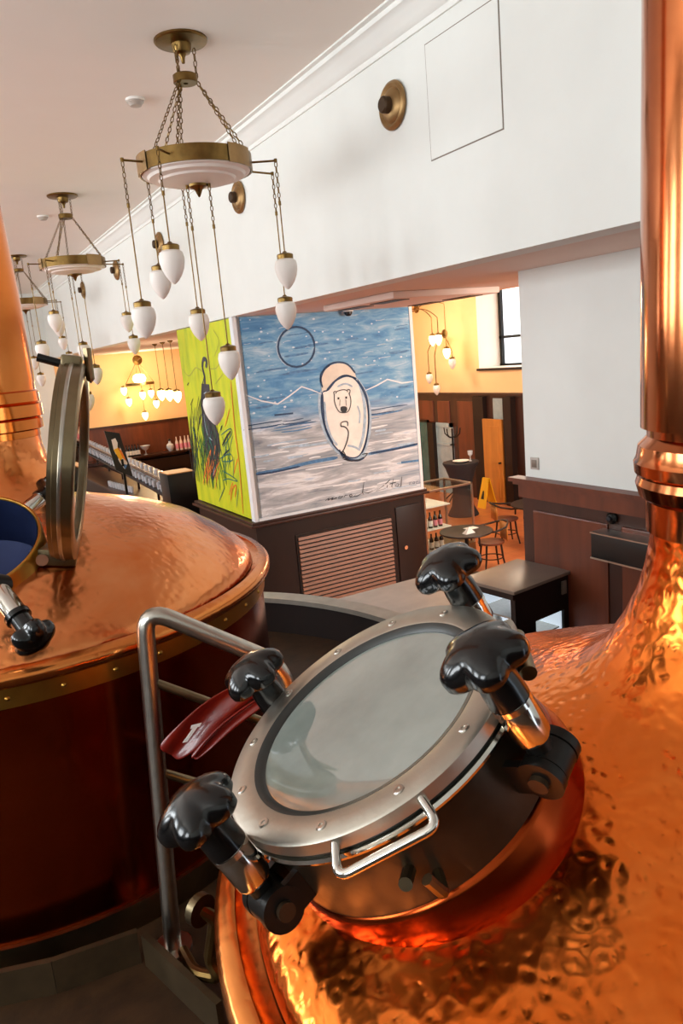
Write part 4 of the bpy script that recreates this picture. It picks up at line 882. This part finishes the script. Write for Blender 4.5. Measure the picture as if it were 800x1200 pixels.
MB().box((cx1-.012, cy0+.03, .25), (cx1, cy1-.03, cz-.03)).build('pane', M['pane'], dcs, smooth=False)
MB().box((cx0+.03, cy0, .25), (cx1-.03, cy0+.01, cz-.03)).build('pane', M['pane'], dcs, smooth=False)
MB().box((cx0+.03, cy0+.03, cz-.012), (cx1-.03, cy1-.03, cz)).build('top_pane', M['pane'], dcs, smooth=False)
MB().box((cx0+.03, cy1-.1, 1.12), (cx0+.55, cy1-.05, 1.2)).build('light_strip', M['case_light'], dcs, smooth=False)
shz = [zat(7.2, cy0+.15, 618), zat(7.2, cy0+.15, 643), zat(7.2, cy0+.15, 592)]
for z in shz: MB().box((cx0+.035, cy0+.03, z-.02), (cx0+.55, cy1-.05, z)).build('shelf', M['white'], dcs, bevel=.003)
def bottle(x, y, z, h, r, glass, lab, label, group, first={}):
    t = thing('bottle', (x, y, z), label, 'bottle', group)
    key = (h, r, glass, lab)
    if key not in first:
        first[key] = [MB().lathe([(0, 0), (r, 0), (r, h*.55), (r*.85, h*.64), (r*.42, h*.76), (r*.36, h*.93), (r*.42, h*.94), (r*.42, h), (0, h)], 14).build('glass_body', M[glass], t, local=True)]
        if lab: first[key].append(MB().lathe([(r+.002, h*.12), (r+.002, h*.48)], 14).build('paper_label', M[lab], t, local=True))
    else:
        for src in first[key]:
            o = src.copy(); col.objects.link(o); o.parent = t
    return t
for i, px in enumerate((511.5, 516.5, 522, 527)):
    for k_, z in enumerate((shz[0], shz[1])):
        p = onz(px+k_, 618, shz[0]); x = cx0+.09+i*.105
        la = 'label_white' if (i < 2 or k_) else 'label_pink'
        bottle(x, cy0+.14, z, .27, .038, 'bottle_dark', la, 'dark bottle with pink label on the upper display case shelf' if la == 'label_pink' else ('dark bottle with white label on the upper display case shelf' if k_ == 0 else 'dark bottle with white label on the lower display case shelf'), 'bottles in the display case %s' % ('lower row' if k_ else ('pink' if la == 'label_pink' else 'white')))

# ================================================================ dining room furniture
def cafe_table(p, lab, r=.42):
    t = thing('cafe_table', (p[0], p[1], 0), lab, 'table')
    MB().lathe([(0, .72), (r-.02, .72), (r, .735), (r-.005, .75), (0, .75)], 36, (p[0], p[1], 0)).build('table_top', M['wood_black'], t)
    MB().lathe([(.03, .72), (.028, .1), (.05, .06), (.22, .03), (.23, 0)], 20, (p[0], p[1], 0)).build('pedestal', M['blackiron'], t); return t
tp = onz(546, 622, .75); cafe_table((tp.x, tp.y), 'small round dark cafe table beside the display case')
tp2 = onz(612, 592, .75); cafe_table((tp2.x+.3, tp2.y-.1), 'dark table half hidden behind the corner of the wainscot', .5)
nk = thing('folded_napkin', (tp.x-.05, tp.y-.12, .75), 'folded white napkin standing on the small round table', 'napkin')
MB().add([(tp.x-.16, tp.y-.2, .751), (tp.x+.02, tp.y-.2, .751), (tp.x-.07, tp.y-.17, .86), (tp.x-.16, tp.y-.1, .751), (tp.x+.02, tp.y-.1, .751)], [(0, 1, 2), (3, 2, 4), (0, 2, 3), (1, 4, 2)]).build('cloth', M['white'], nk, smooth=False)
MB().box((tp.x+.05, tp.y+.0, .75), (tp.x+.25, tp.y+.14, .756)).build('menu_card', M['white'], nk, smooth=False)
def chair(x, y, rz, lab):
    t = thing('armchair', (0, 0, 0), lab, 'chair', 'bentwood chairs in the dining room'); L = dict(local=True)
    MB().lathe([(0, .43), (.2, .43), (.215, .44), (.215, .465), (.2, .47), (0, .472)], 28).build('seat', M['wood_panel'], t, **L)
    for a in (45, 135, 225, 315):
        a = R(a); MB().tube([(.17*math.cos(a), .17*math.sin(a), .44), (.2*math.cos(a), .2*math.sin(a), .2), (.25*math.cos(a), .25*math.sin(a), 0)], [.018, .016, .013], 8).build('leg', M['wood_black'], t, **L)
    MB().lathe([(.175, .19), (.19, .19), (.19, .205), (.175, .205)], 24, closed=True).build('stretcher', M['wood_black'], t, **L)
    MB().tube([(.26, -.2, .46), (.27, -.21, .64), (.2, -.25, .67), (.0, -.27, .68), (-.18, -.22, .72), (-.26, -.1, .76), (-.28, 0, .77), (-.26, .1, .76), (-.18, .22, .72), (0, .27, .68), (.2, .25, .67), (.27, .21, .64), (.26, .2, .46)], .016, 8).build('arm_hoop', M['wood_black'], t, **L)
    vs = [(-.2-.05*math.cos(R(a))*1, .2*math.sin(R(a)), z) for z in (.47, .75) for a in (-50, -25, 0, 25, 50)]
    mb = MB().add(vs, [(i, i+1, i+6, i+5) for i in range(4)]); o = mb.build('backrest', M['orange_wood'], t, **L); s = o.modifiers.new('thickness', 'SOLIDIFY'); s.thickness = .02
    t.location = (x, y, 0); t.rotation_euler.z = rz; return t
p = onz(570, 668, 0); chair(p.x+.12, p.y, R(160), 'bentwood armchair at the small round table, nearest the fridge')
p = onz(594, 636, 0); chair(p.x, p.y, R(-20), 'bentwood armchair at the table behind the wainscot corner')
p = onz(543, 603, 0); ck = thing('cocktail_table', (p.x, p.y, 0), 'tall cocktail table in a stretched black cover', 'table')
ctz = zat(p.x, p.y, 541)
MB().lathe([(0, ctz), (.38, ctz), (.385, ctz-.03), (.33, ctz-.13), (.24, ctz-.4), (.2, ctz*.45), (.24, .2), (.33, .02), (.33, 0)], 36, (p.x, p.y, 0)).build('cover', M['darkgrey'], ck, ang=60)
pp = thing('plate', (p.x, p.y, ctz), 'white plate and glass stand on the tall black cocktail table', 'plate')
MB().lathe([(0, ctz+.01), (.1, ctz+.01), (.18, ctz+.035), (.17, ctz+.03), (.1, ctz), (0, ctz)], 24, (p.x-.03, p.y-.05, 0)).build('dish', M['white'], pp)
MB().lathe([(.04, ctz), (.01, ctz+.02), (.01, ctz+.1), (.05, ctz+.14), (.055, ctz+.22)], 16, (p.x+.17, p.y-.12, 0)).build('stemmed_glass', M['glassware'], pp)
p = onz(571, 594, 0); ws = thing('wet_floor_sign', (p.x, p.y, 0), 'yellow folding wet floor sign beside the orange door', 'sign')
for s in (-1, 1): MB().add([(p.x+s*.18, p.y-.13, 0), (p.x+s*.18, p.y+.13, 0), (p.x+s*.02, p.y+.1, .66), (p.x+s*.02, p.y-.1, .66), (p.x+s*.16, p.y-.13, 0), (p.x+s*.16, p.y+.13, 0), (p.x, p.y+.1, .66), (p.x, p.y-.1, .66)], [(0, 1, 2, 3), (4, 7, 6, 5), (0, 3, 7, 4), (1, 5, 6, 2), (2, 6, 7, 3), (0, 4, 5, 1)]).build('leaf', M['sign_yellow'], ws, smooth=False)
MB().add([(p.x-.135, p.y-.05, .2), (p.x-.135, p.y+.05, .2), (p.x-.09, p.y+.02, .38), (p.x-.09, p.y-.02, .38)], [(0, 1, 2, 3)]).build('pictogram', M['black'], ws, smooth=False)
p = onx(533, 565, FX-.5); cs = thing('coat_stand', (p.x, p.y, 0), 'dark bentwood coat stand in front of the glazed door', 'coat stand')
MB().cyl((p.x, p.y, 0.02), (p.x, p.y, 1.7), .022).build('pole', M['blackiron'], cs)
for a in range(4):
    c_, s_ = math.cos(R(90*a+20)), math.sin(R(90*a+20))
    MB().tube([(p.x, p.y, 1.5), (p.x+.1*c_, p.y+.1*s_, 1.5), (p.x+.2*c_, p.y+.2*s_, 1.58), (p.x+.22*c_, p.y+.22*s_, 1.72)], .014, 8).build('hook', M['blackiron'], cs)
    MB().tube([(p.x, p.y, .25), (p.x+.15*c_, p.y+.15*s_, .12), (p.x+.28*c_, p.y+.28*s_, 0.012)], .014, 8).build('foot', M['blackiron'], cs)

# ================================================================ the bar behind the painted block
bc = thing('bar_counter', (3.9, 17, 0), 'long dark bar counter running towards the yellow bar wall', 'counter')
MB().box((3.55, 12.2, 0), (4.25, 22.0, 1.02)).build('body', M['wood_black'], bc, smooth=False)
MB().box((3.48, 12.1, 1.02), (4.3, 22.1, 1.07)).build('worktop', M['wood_dark'], bc, smooth=False)
ga, gb = onz(200, 583, 1.5), onz(100, 529, 1.5); gd_ = (gb-ga); gd_.z = 0; gl = gd_.length; gu = gd_/gl; gs = Vector((gu.y, -gu.x, 0))
gt = thing('glass_gantry', (ga.x, ga.y, 1.07), 'dark glass rack with two shelves above the bar counter', 'rack')
def slab(mb, z0, z1, s0, s1, l0=-.1, l1=None):
    l1 = gl if l1 is None else l1; P = [ga+gu*l0+gs*s0, ga+gu*l1+gs*s0, ga+gu*l1+gs*s1, ga+gu*l0+gs*s1]
    return mb.prism([(q.x, q.y, z0) for q in P], (0, 0, z1-z0))
GL0 = .35
slab(MB(), 1.46, 1.5, -.03, .32, GL0).build('shelf', M['wood_black'], gt, smooth=False)
slab(MB(), 1.70, 1.72, .0, .32, GL0).build('shelf', M['wood_dark'], gt, smooth=False)
MB().tube([ga+gu*GL0+Vector((0, 0, .27)), ga+gu*gl+Vector((0, 0, .27))], .012, 6).build('rail', M['steel'], gt)
for i in range(6):
    q = ga+gu*(GL0+.05+(gl-GL0-.05)*i/5)+gs*.29; MB().box((q.x-.02, q.y-.02, 1.07), (q.x+.02, q.y+.02, 1.72)).build('post', M['wood_black'], gt, smooth=False)
pg = None
def tumbler(x, y, z, where):
    global pg
    if pg is None: o = pg = MB().lathe([(0, 0), (.032, 0), (.038, .05), (.04, .13), (.037, .13), (.034, .05), (.0, .012)], 12).build('drinking_glass', M['glassware'])
    else: o = pg.copy(); col.objects.link(o)
    o.location = (x, y, z); return tag(o, 'clear drinking glass standing on the '+where, 'glass', 'glasses on the '+where)
for i in range(30):
    q = ga+gu*(GL0+(gl-GL0)*(i+.3)/30)
    for s in (.05, .15): r_ = q+gs*(s+rnd.uniform(-.01, .01)); tumbler(r_.x, r_.y, 1.5, 'lower shelf of the bar rack')
for i in range(24):
    q = ga+gu*(GL0+(gl-GL0)*(i+.3)/24)+gs*.08; tumbler(q.x, q.y, 1.72, 'upper shelf of the bar rack')
for i in range(10):
    q = onz(128+i*3, 570+i*.8, 1.07); tumbler(max(3.6, q.x), q.y, 1.07, 'bar counter below the rack')
bx = thing('black_box', (3.75, 12.3, 1.07), 'square black cabinet at the near end of the bar counter', 'box')
q0, q1 = onz(196, 557, 1.86), onz(229, 550, 1.86); b0 = ony(196, 557, 12.25); b1 = ony(229, 557, 12.25)
MB().box((b0.x, 12.25, 1.07), (b1.x, 12.75, b0.z)).build('casing', M['black'], bx, bevel=.01)
MB().box((b0.x+.01, 12.26, b0.z), (b1.x-.01, 12.74, b0.z+.012)).build('top', M['orange_wood'], bx, smooth=False)  # yellow light falling on the black top, put into an orange sheet's colour
# menu board
mbd = thing('menu_board', (3.3, 13.6, 1.72), 'tilted dark menu board with a colourful dish picture beside the bar rack', 'board')
Q = [ony(122, 505, 13.5), ony(140, 507.5, 13.5), ony(156, 559, 13.3), ony(136, 551, 13.3)]
MB().prism(Q, (0, .03, 0)).build('panel', M['black'], mbd, smooth=False)
qm = (Q[2]+Q[3])/2; MB().box((qm.x-.02, qm.y+.031, 0), (qm.x+.02, qm.y+.07, qm.z+.25)).box((qm.x-.2, qm.y-.15, 0), (qm.x+.2, qm.y+.2, .02)).build('stand', M['blackiron'], mbd, smooth=False)
def bd(u, v): return Q[0].lerp(Q[1], u).lerp(Q[3].lerp(Q[2], u), v)+Vector((0, -.004, 0))
def blob(name, pts, m, lift): MB().prism([bd(*p)+Vector((0, -lift, 0)) for p in pts], (0, .002, 0)).build(name, m, mbd, smooth=False)
blob('picture', [(.3, .2), (.6, .14), (.75, .4), (.9, .7), (.6, .88), (.4, .75), (.25, .45)], M['paint_cream2'], .001)
blob('picture', [(.25, .45), (.55, .38), (.7, .6), (.45, .7)], M['sign_yellow'], .003); blob('picture', [(.55, .35), (.75, .42), (.88, .66), (.68, .6)], M['paint_orange'], .003); blob('picture', [(.5, .76), (.85, .74), (.62, .88)], M['paint_blue'], .003)
# back bar: shelf unit with bottles
bs = thing('back_bar', (6, ENDY-.3, 0), 'dark back bar shelves along the yellow bar wall', 'shelf unit')
SZ = zat(6.6, ENDY-.35, 529)
MB().box((D+.15, ENDY-.5, 0), (8.9, ENDY-.04, .95)).build('body', M['wood_black'], bs, smooth=False)
for z in (SZ-.04, SZ-.55): MB().box((D+.15, ENDY-.5, z), (8.9, ENDY-.04, z+.04)).build('shelf', M['wood_dark'], bs, smooth=False)
for x in (D+.15, 5.5, 7.2, 8.86): MB().box((x, ENDY-.5, .95), (x+.04, ENDY-.04, SZ-.04)).build('post', M['wood_black'], bs, smooth=False)
MB().box((D+.2, ENDY-.06, .95), (8.86, ENDY-.04, SZ-.04)).build('back_panel', M['wood_panel'], bs, smooth=False)
for px in (114, 118.5, 123): p = ony(px, 535, ENDY-.3); bottle(p.x, p.y, SZ, .34, .045, 'bottle_dark', 'label_white', 'dark bottle on the back bar shelf left of the menu board', 'back bar bottles beside the board')
for px in (149, 152.5, 156, 159.5, 163): p = ony(px, 532, ENDY-.3); bottle(p.x, p.y, SZ, .36, .045, 'bottle_dark', 'label_white', 'dark bottle with white label on the back bar shelf near the small glass bowl', 'back bar bottles mid shelf')
for px in (208, 213, 218, 222): p = ony(px, 526, ENDY-.3); bottle(p.x, p.y, SZ, .42, .05, 'bottle_clear', 'label_pink', 'pale spirit bottle with pinkish label on the back bar shelf beside the painting', 'back bar spirit bottles')
p = ony(200, 528, ENDY-.3); hg = thing('carafe', (p.x, p.y, SZ), 'rounded clear carafe with dark stopper on the back bar shelf', 'carafe')
MB().lathe([(0, 0), (.06, 0), (.12, .12), (.11, .2), (.04, .26), (.035, .32)], 16, (p.x, p.y, SZ)).build('vessel', M['glassware'], hg); MB().lathe([(.04, .32), (.05, .36), (0, .4)], 12, (p.x, p.y, SZ)).build('stopper', M['black'], hg)
p = ony(171, 531, ENDY-.3); sb = thing('glass_bowl', (p.x, p.y, SZ), 'small wide clear bowl on a stem on the back bar shelf', 'bowl')
MB().lathe([(.07, 0), (.015, .03), (.015, .12), (.1, .18), (.16, .28)], 18, (p.x, p.y, SZ)).build('vessel', M['glassware'], sb)
for px, w_ in ((178, .5), (212, .9)):
    p = ony(px, 552, ENDY-.35); o = MB().box((p.x-w_/2, ENDY-.45, SZ-.51), (p.x+w_/2, ENDY-.15, SZ-.33)).build('storage_tray', M['steel_dark'], bevel=.01); tag(o, 'dull metal tray on the lower back bar shelf', 'tray', 'trays on the back bar')
